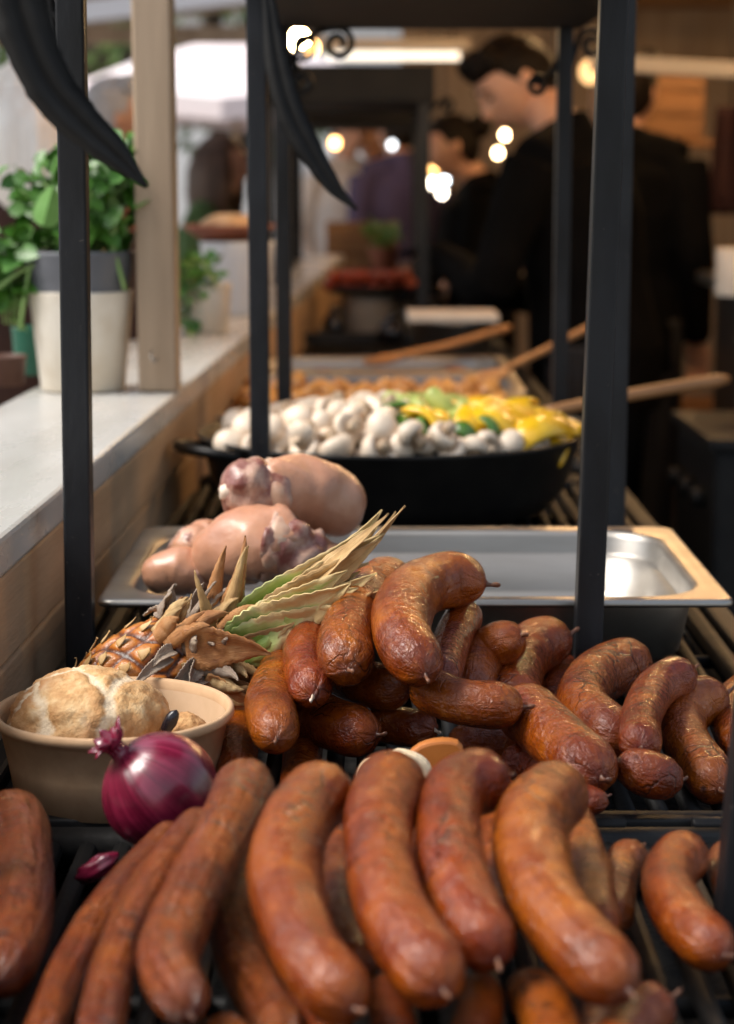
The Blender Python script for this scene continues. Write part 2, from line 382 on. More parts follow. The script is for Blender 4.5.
# ================================================================ SAUSAGES
# each: centre line as (px, py, height above the grate), width in px, skin, ends with a knot, label
S = [
 # --- heap at the back
 ('arch', [(470,582,.105),(437,580,.108),(408,600,.105),(402,634,.098),(421,667,.088)], 60, 's', 1, 'curved sausage arching over the top of the back heap'),
 ('a2', [(392,580,.098),(362,604,.092),(346,640,.082),(348,664,.074)], 56, 's', 1, 'stout sausage under the pineapple leaf tips, left of the arching one'),
 ('a3', [(325,622,.068),(305,655,.060),(312,692,.050)], 46, 's', 2, 'slim sausage with a white casing tip, left side of the back heap'),
 ('a4', [(292,655,.045),(271,698,.036),(276,735,.030)], 50, 's', 1, 'sausage at the left foot of the back heap with a purple spot on its end'),
 ('a5', [(335,668,.056),(372,686,.052),(398,688,.050)], 46, 's', 1, 'sausage end with a gathered knot, directly under the arching sausage'),
 ('a6', [(300,708,.030),(340,727,.027),(366,733,.026)], 52, 's', 2, 'sausage end pointing right, low in the middle of the back heap'),
 ('a7', [(375,722,.026),(405,727,.024),(426,729,.024)], 40, 's', 2, 'small sausage end with pale tip low beside the bread slice'),
 ('a8', [(310,725,.018),(303,752,.018),(300,800,.018)], 40, 's', 0, 'sausage mostly buried at the lower left of the back heap'),
 ('a9', [(256,690,.022),(240,725,.020),(236,775,.020)], 40, 's', 0, 'sausage lying behind the cardboard bowl rim'),
 ('b1', [(466,614,.070),(452,640,.066),(440,678,.060)], 40, 's', 1, 'narrow sausage hugging the right side of the arching one'),
 ('b2', [(425,688,.060),(462,702,.056),(510,706,.052)], 48, 's', 1, 'sausage lying sideways across the middle of the back heap'),
 ('b3', [(512,640,.062),(484,654,.052),(470,690,.040)], 46, 's', 0, 'sausage with golden highlights right behind the sideways one'),
 ('b4', [(556,640,.055),(528,650,.054),(514,676,.052),(512,705,.048)], 58, 's', 0, 'thick bent sausage just left of the right black post'),
 ('b5', [(566,668,.024),(557,690,.022),(550,720,.020)], 34, 's', 0, 'thin sausage peeping out beside the right post foot'),
 ('b6', [(522,708,.045),(560,742,.036),(594,772,.028)], 62, 's', 1, 'thick sausage slanting down to the right in front of the bent one'),
 ('b7', [(632,662,.036),(596,678,.040),(582,702,.042),(602,728,.042),(624,740,.044)], 54, 's', 1, 'sausage curled like a letter C right of the right post'),
 ('b8', [(684,674,.030),(657,688,.026),(642,715,.022),(640,745,.022)], 42, 's', 1, 'slimmer sausage curving behind the C-shaped one'),
 ('b9', [(628,766,.024),(652,777,.024),(670,780,.024)], 48, 's', 2, 'short sausage end facing right at the front of the back row'),
 ('c1', [(715,697,.026),(686,708,.026),(684,738,.024),(716,784,.024)], 50, 's', 0, 'bent sausage second from the right in the back row'),
 ('c2', [(752,690,.024),(732,712,.022),(745,748,.022)], 46, 's', 0, 'sausage cut by the right picture edge in the back row'),
 ('c3', [(458,740,.022),(490,741,.020),(512,742,.020)], 36, 's', 0, 'sausage tucked flat beneath the sideways one'),
 ('c4', [(512,762,.018),(528,762,.018),(545,775,.018)], 36, 's', 0, 'sausage stub low between the two heaps'),
 ('c5', [(575,800,.016),(592,803,.016),(600,800,.016)], 34, 's', 0, 'sausage stub with a cut end under the slanting one'),
 # --- front heap
 ('f1', [(8,805,.034),(20,850,.030),(19,920,.026),(-2,975,.024)], 74, 'w', 0, 'sausage alone at the far left edge below the bowl'),
 ('f2', [(180,826,.046),(122,890,.034),(75,962,.028),(42,1040,.026)], 50, 'w', 0, 'long wrinkled sausage, leftmost of the fan below the onion'),
 ('f3', [(205,815,.062),(150,890,.056),(118,955,.050),(98,1040,.044)], 52, 'w', 0, 'long wrinkled sausage, second in the fan below the onion'),
 ('f4', [(250,770,.074),(226,830,.066),(190,900,.058),(168,960,.054),(186,1005,.050)], 70, 'w', 1, 'wrinkled sausage with dark scorched top, third in the fan below the onion'),
 ('f5', [(330,778,.082),(297,822,.078),(285,880,.070),(305,948,.062),(344,998,.054)], 84, 's', 1, 'big plump sausage bending down toward the bottom middle'),
 ('f6', [(262,850,.036),(238,910,.032),(243,965,.028),(285,1035,.026)], 60, 'w', 0, 'sausage partly hidden in the gap left of the big plump one'),
 ('f7', [(394,770,.084),(378,830,.080),(392,910,.070),(436,980,.060)], 84, 's', 1, 'big sausage resting against the bread slice'),
 ('f8', [(500,772,.082),(455,792,.082),(449,850,.076),(466,910,.066),(490,948,.058)], 78, 's', 1, 'big sausage hooked over at its top, right of the bread slice'),
 ('f9', [(564,780,.078),(532,825,.076),(541,890,.068),(575,940,.060),(616,980,.054)], 86, 's', 1, 'largest front sausage sweeping down to the lower right'),
 ('g1', [(572,815,.034),(588,870,.030),(602,930,.026)], 50, 's', 0, 'sausage half hidden behind the largest front sausage'),
 ('g2', [(640,850,.028),(621,868,.026),(616,920,.024)], 44, 's', 0, 'small bent sausage in the dark gap on the front right'),
 ('g3', [(688,850,.034),(668,880,.034),(684,920,.032),(716,950,.030)], 64, 's', 0, 'plump bent sausage by the right edge of the front heap'),
 ('g4', [(728,850,.024),(724,872,.022),(735,905,.022)], 38, 's', 0, 'sliver of sausage beside the front black post'),
 ('g5', [(500,790,.026),(494,850,.024),(505,920,.022)], 46, 's', 0, 'sausage deep in the gap left of the largest front sausage'),
 ('g6', [(340,830,.030),(335,895,.027),(362,965,.024)], 46, 's', 0, 'sausage deep in the gap right of the big plump one'),
 ('h1', [(385,985,.026),(392,1015,.024),(400,1065,.024)], 50, 's', 0, 'sausage at the bottom edge below the one by the bread slice'),
 ('h2', [(480,985,.028),(478,1020,.026),(455,1075,.024)], 52, 's', 1, 'sausage at the bottom edge under the hooked one, knot up'),
 ('h3', [(520,985,.028),(545,1010,.026),(560,1075,.024)], 66, 's', 1, 'sausage at the bottom edge left of the lower right one'),
 ('h4', [(668,1000,.030),(640,1018,.026),(600,1075,.024)], 62, 's', 1, 'sausage in the bottom right corner with its knot upright'),
 ('g7', [(425,830,.030),(418,880,.028),(425,940,.026)], 50, 's', 0, 'sausage deep in the gap under the hooked one'),
 ('g8', [(300,990,.026),(322,1020,.024),(350,1070,.024)], 50, 's', 0, 'sausage at the bottom edge below the big plump one'),
 ('g9', [(610,985,.026),(600,1012,.024),(585,1060,.024)], 46, 's', 0, 'short sausage at the bottom edge under the largest front sausage'),
 ('h5', [(215,1030,.03),(235,1055,.028),(260,1100,.026)], 60, 'w', 1, 'sausage at the bottom edge with a grey scorched knot'),
]
EXTRA_R = {}
def _thin(e):
    nm, cps, w, sk, kn, lb = e
    if nm[0] in 'fgh':
        w = w*.86
        cps = [(x, y+(6 if i == 0 and nm[0] == 'f' else 0), h) for i, (x, y, h) in enumerate(cps)]
    return (nm, cps, w, sk, max(kn, 1), lb)
S = [_thin(e) for e in S]
def solve():
    n = len(S); MS = 14
    base = []; rad = []
    for nm, cps, w, *_ in S:
        P = [at_h(*c) for c in cps]
        pix = [(c[0], c[1]) for c in cps]
        base.append(P)
    off = np.zeros((n, 2))       # metres along the view ray at start / end
    camp = np.array((0, 0, CAMZ))
    def sample():
        C = np.zeros((n, MS, 3)); Rr = np.zeros((n, MS)); D = np.zeros((n, MS, 3))
        for i in range(n):
            P = base[i]; k = len(P); Q = []
            for j, p in enumerate(P):
                f = j/(k-1); d = np.array(p)-camp; L = np.linalg.norm(d)
                Q.append(camp + d/L*(L+off[i, 0]*(1-f)+off[i, 1]*f))
            pts = cat(Q, MS); C[i] = np.array([tuple(p) for p in pts])
            d = C[i]-camp; L = np.linalg.norm(d, axis=1); D[i] = d/L[:, None]
            Rr[i] = S[i][2]/2*L*.985/FPX
            Rr[i, 0] *= .75; Rr[i, -1] *= .75
        return C, Rr, D
    order = None
    for it in range(160):
        C, Rr, D = sample()
        L = np.linalg.norm(C-camp, axis=2)
        g = np.zeros((n, 2)); w = np.linspace(0, 1, MS)
        tot = 0
        if order is None:
            order = np.zeros((n, n))
            for i in range(n):
                for j in range(n):
                    if i != j:
                        dd = np.linalg.norm(C[i][:, None]-C[j][None], axis=2)-Rr[i][:, None]-Rr[j][None]
                        a, b = np.unravel_index(np.argmin(dd), dd.shape)
                        order[i, j] = np.sign(L[j, b]-L[i, a]) or 1
        for i in range(n):
            for j in range(i+1, n):
                df = C[i][:, None]-C[j][None]; dist = np.linalg.norm(df, axis=2)
                pen = (Rr[i][:, None]+Rr[j][None])*.95-dist
                a, b = np.unravel_index(np.argmax(pen), pen.shape)
                p = pen[a, b]
                if p > 0:
                    tot += p
                    s = order[i, j]*min(p, .01)*.35
                    g[i, 0] -= s*(1-w[a])*1.2; g[i, 1] -= s*w[a]*1.2
                    g[j, 0] += s*(1-w[b])*1.2; g[j, 1] += s*w[b]*1.2
        off += g
        off *= .995
        off = np.clip(off, -.10, .07)
        # keep off the grate
        C, Rr, D = sample()
        for i in range(n):
            low = GZ+Rr[i]*.92-C[i, :, 2]
            for e, k in ((0, 0), (1, MS-1)):
                if low[k] > 0: off[i, e] -= low[k]/abs(D[i, k, 2])*.8
            mid = low[MS//2]
            if mid > 0: off[i] -= mid/abs(D[i, MS//2, 2])*.6
    out = []
    for i in range(n):
        P = base[i]; k = len(P); Q = []
        for j, p in enumerate(P):
            f = j/(k-1); d = np.array(p)-camp; L = np.linalg.norm(d)
            Q.append(Vector(camp + d/L*(L+off[i, 0]*(1-f)+off[i, 1]*f)))
        out.append(Q)
    return out, tot, off
CL, TOT, OFF = solve()
print('sausage penetration left', round(TOT, 4), 'offsets', OFF.min().round(3), OFF.max().round(3))

def sausage(i):
    nm, cps, w, sk, kn, label = S[i]
    rnd = random.Random(i*13+5)
    fr = []; NS = 46; front = nm[0] in 'fgh'
    for k in range(NS):
        t = k/(NS-1); fr.append(.5-.5*math.cos(math.pi*t)*(.55+.45*abs(math.cos(math.pi*t))))
    pts = cat(CL[i], fr)
    # extend the ends so that the rounded ends reach the marked pixel
    L = sum((pts[k+1]-pts[k]).length for k in range(NS-1))
    s = [0]
    for k in range(NS-1): s.append(s[-1]+(pts[k+1]-pts[k]).length)
    r0 = [w/2*(p-Vector((0, 0, CAMZ))).length/FPX for p in pts]
    # move the end stations outward by ~0.45 r
    e0 = (pts[0]-pts[3]).normalized(); e1 = (pts[-1]-pts[-4]).normalized()
    ext = (.15 if front else .55)*r0[0]; ext1 = .55*r0[-1]
    pts = [p + e0*ext*max(0, 1-s[k]/(2.2*r0[0])) + e1*ext1*max(0, 1-(L-s[k])/(2.2*r0[-1])) for k, p in enumerate(pts)]
    s = [0]
    for k in range(NS-1): s.append(s[-1]+(pts[k+1]-pts[k]).length)
    L = s[-1]; rad = []
    ph = rnd.uniform(0, 6); blunt0 = rnd.uniform(1.05, 1.5); blunt1 = rnd.uniform(1.05, 1.5)
    for k in range(NS):
        q = r0[k]
        q *= 1 + .035*math.sin(s[k]*38+ph) + .03*n3((s[k]*30, i, 0), 1, i)
        for e, bl in ((s[k], blunt0), (L-s[k], blunt1)):
            x = min(1, e/(bl*r0[k]))
            q *= max(.10, (1-(1-x)**2.1)**.52)
        rad.append(q)
    wr = .045 if sk == 'w' else .014
    ncr = rnd.randint(7, 10)
    def wob(k, th):
        e = min(s[k], L-s[k])/r0[k]
        v = 1 + wr*n3((math.cos(th)*2.6, math.sin(th)*2.6, s[k]*(9 if sk == 'w' else 40)), 1.6, i)
        v += .016*n3((math.cos(th)*1.2, math.sin(th)*1.2, s[k]*60), 1, i+50)
        if e < .95: v += .10*(1-e/.95)**1.5*math.cos(ncr*th+ph*3+math.sin(th*2))
        return v
    mb = MB().tube(pts, rad, 30, uv=True, wob=wob)
    org = sum(pts, Vector())/len(pts); org.z = min(p.z for p in pts)-r0[0]
    o = obj('sausage', mb, M['saus_w'] if sk == 'w' else M['saus'], origin=org)
    tag(o, label, 'sausage', 'smoked sausages heaped on the grill')
    # gathered casing at the ends
    def knot(p, d, r, mat):
        b = MB(); up = Vector((rnd.uniform(-.4, .4), rnd.uniform(-.4, .4), .35)); dd = d.copy(); q = p - d*r*.12
        path = [q]; rr = [r*.20]
        for j in range(1, 7):
            dd = (dd + up*.10 + Vector((rnd.uniform(-.2, .2),)*3)).normalized()
            q = q + dd*r*.10; path.append(q); rr.append(r*(.12, .085, .07, .075, .095, .05)[j-1]*rnd.uniform(.85, 1.15))
        b.tube(path, rr, 9, flat=.7, wob=lambda k, th: 1+.22*math.sin(3*th+k))
        obj('casing_knot', b, mat, o)
    if kn: knot(pts[-1], e1, r0[-1], M['casing_w'] if (kn == 2 and nm in ('a3', 'a7')) else (M['knot'] if kn == 2 or sk == 's' else M['knot_d']))
    if kn != 2 or rnd.random() < .6: knot(pts[0], e0, r0[0], M['knot'])
    return o
for i in range(len(S)): sausage(i)

# ================================================================ GRILL, FRAMES
TX0, TX1 = -.262, .335
def grill_table():
    t = empty('grill_table', ((TX0+TX1)/2, 3.4, 0))
    body = MB().box(((TX0+TX1)/2, 3.4, .44), (TX1-TX0-.05, 5.9, .72))
    obj('body', body, M['iron_d'], t, bevel=.006, smooth=False)
    bed = MB().box(((TX0+TX1)/2, 3.4, .83), (TX1-TX0-.03, 5.94, .05))
    obj('coal_tray', bed, M['char'], t, smooth=False)
    for x in (TX0, TX1):
        obj('side_rail', MB().box((x, 3.4, .855), (.022, 6.0, .085)), M['iron_d'], t, bevel=.004, smooth=False)
    for y in (.43, 6.4):
        obj('end_rail', MB().box(((TX0+TX1)/2, y, .855), (TX1-TX0-.022, .022, .085)), M['iron_d'], t, bevel=.004, smooth=False)
    for x in (TX0+.06, TX1-.06):
        for y in (.55, 6.25):
            obj('leg', MB().box((x, y, .04), (.05, .05, .08)), M['iron_d'], t, bevel=.004, smooth=False)
    tag(t, 'long black charcoal grill carrying the whole row of food', 'grill')
grill_table()
def grate(y0, y1, label):
    b = MB(); w0, w1 = TX0+.016, TX1-.016; zc = GZ-.010
    for y in (y0+.012, y1-.012): b.tube([(w0, y, zc), (w1, y, zc)], .0125, 8)
    for x in (w0+.010, w1-.010): b.tube([(x, y0+.02, zc), (x, y1-.02, zc)], .010, 8)
    x = w0+.030
    while x < w1-.02:
        b.tube([(x, y0+.012, zc), (x, y1-.012, zc)], .0065, 8); x += .0215
    for k in (1, 2): 
        y = y0+(y1-y0)*k/3; b.tube([(w0, y, zc-.006), (w1, y, zc-.006)], .006, 8)
    o = obj('grill_grate', b, M['cast'])
    tag(o, label, 'grate', 'cast iron grates along the grill')
grate(.46, 1.178, 'cast iron grate under the front sausage heap')
grate(1.186, 1.90, 'cast iron grate under the back sausage heap and the steel tray')
grate(1.908, 2.62, 'cast iron grate under the mushroom pan')
grate(2.628, 3.50, 'cast iron grate under the potato tray')
grate(3.508, 6.36, 'longest cast iron grate at the far end of the grill')
# the moulded ledge between the two front grates
b = MB()
b.box((.04, 1.182, GZ-.002), (.56, .012, .012))
for x in (.15, .215, .28): b.tube([(x-.012, 1.170, GZ+.003), (x+.012, 1.170, GZ+.003)], .005, 8)
o = obj('grate_bridge', b, M['cast'], bevel=.003); tag(o, 'black ridged iron bar bridging the gap between the two sausage heaps', 'iron bar')

def spiral(c, r, turns, start, xd=1, n=40, tail=None):
    pts = []
    for k in range(n):
        f = k/(n-1); a = start + xd*turns*2*math.pi*f; rr = r*(1-.72*f)
        pts.append(Vector(c)+Vector((rr*math.cos(a), 0, rr*math.sin(a))))
    if tail: pts = [Vector(p) for p in tail] + pts
    return pts
def leafblade(name, root, pix, wid, Y, thick=.22):
    P = [at_y(x, y, Y) for x, y in pix]; n = 44
    pts = cat(P, n)
    Lc = len(wid)-1; rad = []
    for k in range(n):
        f = k/(n-1)*Lc; a = int(min(f, Lc-1)); w = wid[a]+(wid[a+1]-wid[a])*(f-a)
        rad.append(w/2*Y/FPX)
    mb = MB()
    # rolled iron leaf: broad across, thin through, with lengthwise grooves and nicked edges
    mb.tube(pts, rad, 26, flat=1.0, up=(0, 1, 0), wob=lambda k, th: (thick+.78*abs(math.sin(th))**1.3)*(1+.12*math.cos(11*th)*(.5+.5*abs(math.sin(th)))+.11*n3((k*.6, math.sin(th)*2, 0), 1, 3)))
    return obj(name, mb, M['iron_d'], root)
PW = .0212
def frame(name, x0, x1, y0, y1, zr, label, posts=(1, 1, 1, 1), blades=(), scrolls=(), th=.075, pw=PW, lean=None, tilt=((0, 0), (0, 0), (0, 0), (0, 0))):
    t = empty(name, ((x0+x1)/2, (y0+y1)/2, GZ))
    k = 0
    for y in (y0, y1):
        for x in (x0, x1):
            if posts[k]:
                q = [(-pw/2, -pw/2), (pw/2, -pw/2), (pw/2, pw/2), (-pw/2, pw/2)]; tx, bx = tilt[k]
                obj('post', MB().rings([[Vector((x+bx+u, y+v, GZ+.004)) for u, v in q], [Vector((x+tx+u, y+v, zr)) for u, v in q]]), M['iron'], t, bevel=.0018, smooth=False)
                obj('foot_plate', MB().box((x+tilt[k][1], y, GZ+.0035), (pw*1.9, pw*1.9, .007)), M['iron'], t, bevel=.001, smooth=False)
            k += 1
    if lean:
        (xa, ya), (xt, yt) = lean
        obj('post', MB().rings([[Vector((xa+u, ya+v, GZ+.004)) for u, v in ((-pw/2, -pw/2), (pw/2, -pw/2), (pw/2, pw/2), (-pw/2, pw/2))], [Vector((xt+u, yt+v, zr)) for u, v in ((-pw/2, -pw/2), (pw/2, -pw/2), (pw/2, pw/2), (-pw/2, pw/2))]]), M['iron'], t, bevel=.0018, smooth=False)
    obj('top_panel', MB().box(((x0+x1)/2, (y0+y1)/2, zr+th/2), (x1-x0+.05, y1-y0+.05, th)), M['iron_d'], t, bevel=.003, smooth=False)
    for pts, r in scrolls:
        obj('scroll', MB().tube(pts, r, 8), M['iron_d'], t)
    for a in blades: leafblade('iron_leaf', t, *a)
    tag(t, label, 'iron frame', 'black wrought iron shelf frames standing on the grill')
    return t
# nearest frame (its roof shelf is above the picture)
FA = frame('iron_frame', -.2245, .1735, .975, 1.50, 1.50, 'nearest black iron frame, its posts standing among the sausages', posts=(1, 0, 1, 1), tilt=((0, 0), (0, 0), (.004, -.002), (.012, 0)), lean=((.189, .955), (.226, .955)),
  blades=[([(2,-95),(12,-30),(26,30),(50,85),(84,125),(117,156),(147,187)], [46,50,50,46,40,30,4], 1.02)],
  scrolls=[(spiral(at_y(45, 25, 1.50), .020, 1.3, R(80), 1, tail=[at_y(62, 95, 1.50), at_y(58, 70, 1.5)]), .004),
           (spiral(at_y(40, -40, 1.50), .020, 1.3, R(-90), -1), .004)])
YB0, YB1 = 2.10, 2.73
xb0 = at_y(259, 300, YB0).x; xb1 = at_y(619, 300, YB0).x
sc_b = []
for px, py, r, st, xd, tail in ((338, 44, .022, R(95), -1, [(290, 62), (300, 45), (318, 31)]), (303, 46, .018, R(-120), 1, [(286, 95), (292, 72)]), (303, 82, .018, R(100), 1, [(286, 45), (292, 62)]),
                            (538, 86, .014, R(30), 1, [(563, 40), (556, 66)]), (592, 44, .020, R(150), -1, [(566, 90), (570, 68)]), (342, 2, .018, R(200), 1, [(300, 26), (320, 20)])):
    sc_b.append((spiral(at_y(px, py, YB1), r, 1.35, st, xd, tail=[at_y(a, b_, YB1) for a, b_ in tail]), .0042))
FB = frame('iron_frame', xb0, xb1, YB0, YB1, 1.505, 'second black iron frame, its posts around the mushroom pan and its shelf above',
  blades=[([(264,-30),(270,10),(277,60),(290,110),(310,150),(333,186),(357,210)], [8,14,21,25,24,17,3], YB0-.02)], scrolls=sc_b)
YC0, YC1 = 4.80, 5.45
xc0 = at_y(268, 200, YC0).x; xc1 = at_y(424, 200, YC0).x
FC = frame('iron_frame', xc0, xc1, YC0, YC1, 1.485, 'third black iron frame further down with a deep black shelf front',
  scrolls=[(spiral(at_y(447, 106, YC0), .018, 1.2, R(150), -1, tail=[at_y(428, 112, YC0)]), .006),
           (spiral(at_y(300, 120, YC0), .03, 1.2, R(150), 1), .006)], th=.088, pw=.028)
obj('base_bar', MB().box(((xc0+xc1)/2, YC0-.02, GZ+.018), (xc1-xc0+.03, .02, .03)), M['iron'], FC, bevel=.002, smooth=False)
FD = frame('iron_frame', xc0+.02, xc1+.02, 5.75, 6.3, 1.455, 'farthest black iron frame at the end of the grill', th=.07, pw=.028)

# ================================================================ TRAYS
def rrect(cx, cy, w, d, r, z, n=7):
    pts = []
    for qx, qy, a0 in ((1, 1, 0), (-1, 1, 90), (-1, -1, 180), (1, -1, 270)):
        for k in range(n):
            a = R(a0+90*k/(n-1))
            pts.append(Vector((cx+qx*(w/2-r)+r*math.cos(a), cy+qy*(d/2-r)+r*math.sin(a), z)))
    return pts
def steel_tray(cx, cy, zr, w, d, dep, label, mat=None, group='steel food trays on the grill'):
    b = MB(); rs = []
    F = .020
    def ring(ins, z, r): rs.append(rrect(cx, cy, w-2*ins, d-2*ins, r, z))
    ring(.075, zr-dep-.0012, .03); ring(F+.020, zr-dep-.0012, .05); ring(F+.010, zr-dep+.006, .055); ring(F+.0015, zr-.010, .058); ring(F, zr-.0022, .058)
    ring(.002, zr-.0022, .012); ring(.0, zr-.005, .013); ring(-.001, zr-.003, .013); ring(0, zr, .013); ring(.003, zr+.0012, .013)
    ring(F-.003, zr+.0004, .056); ring(F, zr-.001, .057); ring(F+.003, zr-.006, .055)
    ring(F+.0045, zr-.020, .054); ring(F+.006, zr-.0225, .054); ring(F+.0125, zr-.0235, .052)      # the stacking step
    ring(F+.017, zr-dep+.008, .05); ring(F+.025, zr-dep, .045); ring(.078, zr-dep, .03)
    b.rings(rs)
    o = obj('steel_tray', b, mat or M['steel'], origin=(cx, cy, zr-dep))
    tag(o, label, 'tray', group); return o
TRZ = GZ+.067
steel_tray(.039, 1.700, TRZ, .512, .340, .062, 'large steel tray half empty, holding the raw pork knuckles')
steel_tray(.006, 2.945, TRZ-.002, .485, .315, .062, 'steel tray of golden potatoes behind the mushroom pan')
steel_tray(.016, 3.275, TRZ-.002, .485, .315, .062, 'steel tray of browned meat behind the potatoes')
steel_tray(.020, 3.605, TRZ-.002, .485, .315, .062, 'farthest steel tray with grilled strips before the third frame')

# ================================================================ PAN
PX, PY, PZ = .028, 2.366, GZ+.098
def pan():
    b = MB(); H = .098; R0 = .232
    b.lathe([(.0, PZ-H), (.15, PZ-H), (.195, PZ-H+.010), (.215, PZ-H+.035), (R0, PZ-.004), (R0+.004, PZ), (R0+.001, PZ+.002), (R0-.003, PZ-.002), (.210, PZ-H+.038), (.190, PZ-H+.014), (.15, PZ-H+.004), (.0, PZ-H+.004)], 72, (PX, PY, 0), cap0=False, cap1=False)
    o = obj('frying_pan', b, M['pan'], origin=(PX, PY, PZ-H))
    for a in (R(208), R(28)):
        c = Vector((PX, PY, PZ-.012)); d = Vector((math.cos(a), math.sin(a), 0)); s_ = Vector((-d.y, d.x, 0))
        p = [c+d*.222+s_*.055, c+d*.250+s_*.052+Vector((0, 0, .006)), c+d*.268+s_*.030+Vector((0, 0, .008)), c+d*.272+Vector((0, 0, .008)), c+d*.268-s_*.030+Vector((0, 0, .008)), c+d*.250-s_*.052+Vector((0, 0, .006)), c+d*.222-s_*.055]
        obj('handle', MB().tube(cat(p, 30), .0062, 10, flat=.8), M['pan'], o)
    tag(o, 'wide black pan heaped with mushrooms and chopped vegetables', 'pan')
pan()
M['mush'] = pm('mushroom_white', (.80, .68, .55), (.62, .47, .33), 55, .5, .25, 150, .001, vary=.12, lo=.3, hi=.75)
M['mush_stem'] = pm('mushroom_stem', (.56, .43, .30), (.38, .26, .16), 60, .6)
def mushroom_proto(sd):
    rnd = random.Random(sd); r = .0205
    b = MB().lathe([(.0, -.004), (.006, -.0045), (.012, -.005), (.0165, -.0065), (.0195, -.004), (r, .001), (.0198, .006), (.0165, .0115), (.011, .0155), (.005, .0175), (.0, .018)], 22, wob=lambda a, z: 1+.06*math.sin(2*a+sd)+.03*math.sin(3*a), cap0=False, cap1=False)
    o = obj('mushroom', b, M['mush'], origin=(0, 0, 0))
    s_ = MB().tube([(0, 0, -.004), (.001, 0, -.012), (.002, .001, -.019), (.002, .001, -.022)], [.0078, .0075, .0088, .006], 12)
    obj('stem', s_, M['mush_stem'], o); return o
mp = [mushroom_proto(3), mushroom_proto(8)]
rnd = random.Random(4); placed = []; spots = []
def proj(p):
    v = Vector(p)-Vector((0, 0, CAMZ)); f_ = v.y*CP-v.z*SP; u_ = v.y*SP+v.z*CP
    return 367+FPX*v.x/f_, 512-FPX*u_/f_
def heap_z(x, y): 
    q = ((x-PX)**2+(y-PY)**2)/.21**2
    return PZ-.014+.028*(1-q)-.017*(y-PY)/.21
for layer in (0, 1, 2):
    tries = 0
    while tries < 3000:
        tries += 1
        a = rnd.uniform(0, 2*math.pi); q = .204*math.sqrt(rnd.random()); x = PX+q*math.cos(a); y = PY+q*math.sin(a)
        qx, qy = proj((x, y, heap_z(x, y)+.01*layer))
        if qx > 395+rnd.uniform(-25, 15) and qy < 437+max(0, (qx-400)*.06): continue
        if qx > 540: continue
        md = (.0268, .034, .030)[layer]
        if all((x-u)**2+(y-v)**2 > md**2 for u, v, l in placed if l == layer):
            placed.append((x, y, layer)); spots.append((x, y, heap_z(x, y)+(0, .018, -.018)[layer]))
used = set(); mlabel = 'whole white mushroom in the heap filling the left and front of the black pan'
msp = [(p, None, 1) for p in spots]
msp.append((tuple(at_y(526, 455, 2.25)), 'big pale mushroom at the pan rim under the yellow peppers', 1.4))
msp.append((tuple(at_y(232, 446, 2.25)), 'large flat white mushroom alone at the left rim of the pan', 1.5))
for k, (p, lb, sc_) in enumerate(msp):
    pr = mp[k % 2]
    rot = (rnd.uniform(-1.1, 1.1), rnd.uniform(-1.1, 1.1), rnd.uniform(0, 6.28)) if rnd.random() < .7 else (rnd.uniform(1.6, 2.8), rnd.uniform(-.6, .6), rnd.uniform(0, 6.28))
    if lb: rot = (1.0, .15, .2)
    sc_ = sc_*rnd.uniform(.68, 1.0)
    if k < 2: o = pr; o.location = p; o.rotation_euler = rot; o.scale = (sc_,)*3
    else: o = dup(pr, p, rot, sc_)
    tag(o, lb or mlabel, 'mushroom', None if lb else 'whole white mushrooms heaped in the black pan')
M['pep_y'] = pm('yellow_pepper', (.80, .50, .015), (.72, .36, .01), 30, .26, .15, 60, .001, coat=.3, vary=.1)
M['pep_g'] = pm('green_pepper', (.07, .16, .020), (.035, .10, .013), 30, .3, .15, 60, .001, coat=.3, vary=.2)
M['zuc'] = pm('pale_courgette', (.38, .41, .11), (.22, .29, .06), 40, .4, .2, 80, .001, vary=.15)
M['pep_r'] = pm('red_pepper', (.42, .02, .015), (.32, .012, .012), 30, .28, .1, 60, .001, coat=.3)
def shell(name, mat, w, l, bend, sd):
    n, m_ = 9, 11; V = []; F = []
    for i in range(n):
        u = i/(n-1)-.5
        for j in range(m_):
            v = j/(m_-1)-.5; ww = w*(1-.5*(2*abs(u))**3)*(1+.06*math.sin(u*7+sd))
            a = v*bend; rr = w/bend
            V.append((u*l, rr*math.sin(a)*ww/w, rr*(math.cos(a)-1)+.012*math.cos(u*3.4)-.008))
    for i in range(n-1):
        for j in range(m_-1): F.append((i*m_+j, (i+1)*m_+j, (i+1)*m_+j+1, i*m_+j+1))
    return obj(name, MB().add(V, F), mat, origin=(0, 0, 0), solid=.006, sub=1)
def stick(name, mat, sd):
    b = MB(); L_ = .055
    b.tube([(-L_/2, 0, 0), (-L_/2+.004, 0, .001), (0, 0, .003), (L_/2-.004, 0, .001), (L_/2, 0, 0)], [.004, .0095, .011, .0095, .004], 10, flat=.75)
    return obj(name, mat=mat, mb=b, origin=(0, 0, 0))
protos = {'y': shell('pepper_piece', M['pep_y'], .040, .058, 2.2, 1), 'g': shell('pepper_piece', M['pep_g'], .028, .042, 2.0, 2),
          'z': stick('courgette_stick', M['zuc'], 3), 'r': shell('pepper_piece', M['pep_r'], .03, .036, 2.0, 4)}
vl = {'y': ('curved piece of yellow pepper on the right side of the pan', 'pepper', 'yellow pepper pieces in the pan'),
      'g': ('dark green pepper piece among the vegetables in the pan', 'pepper', 'green pepper pieces in the pan'),
      'z': ('pale green courgette stick among the peppers in the pan', 'courgette', 'courgette sticks in the pan'),
      'r': ('single red pepper piece between green ones in the pan', 'pepper', None)}
rnd = random.Random(9); cnt = {}; vp = []
tries = 0
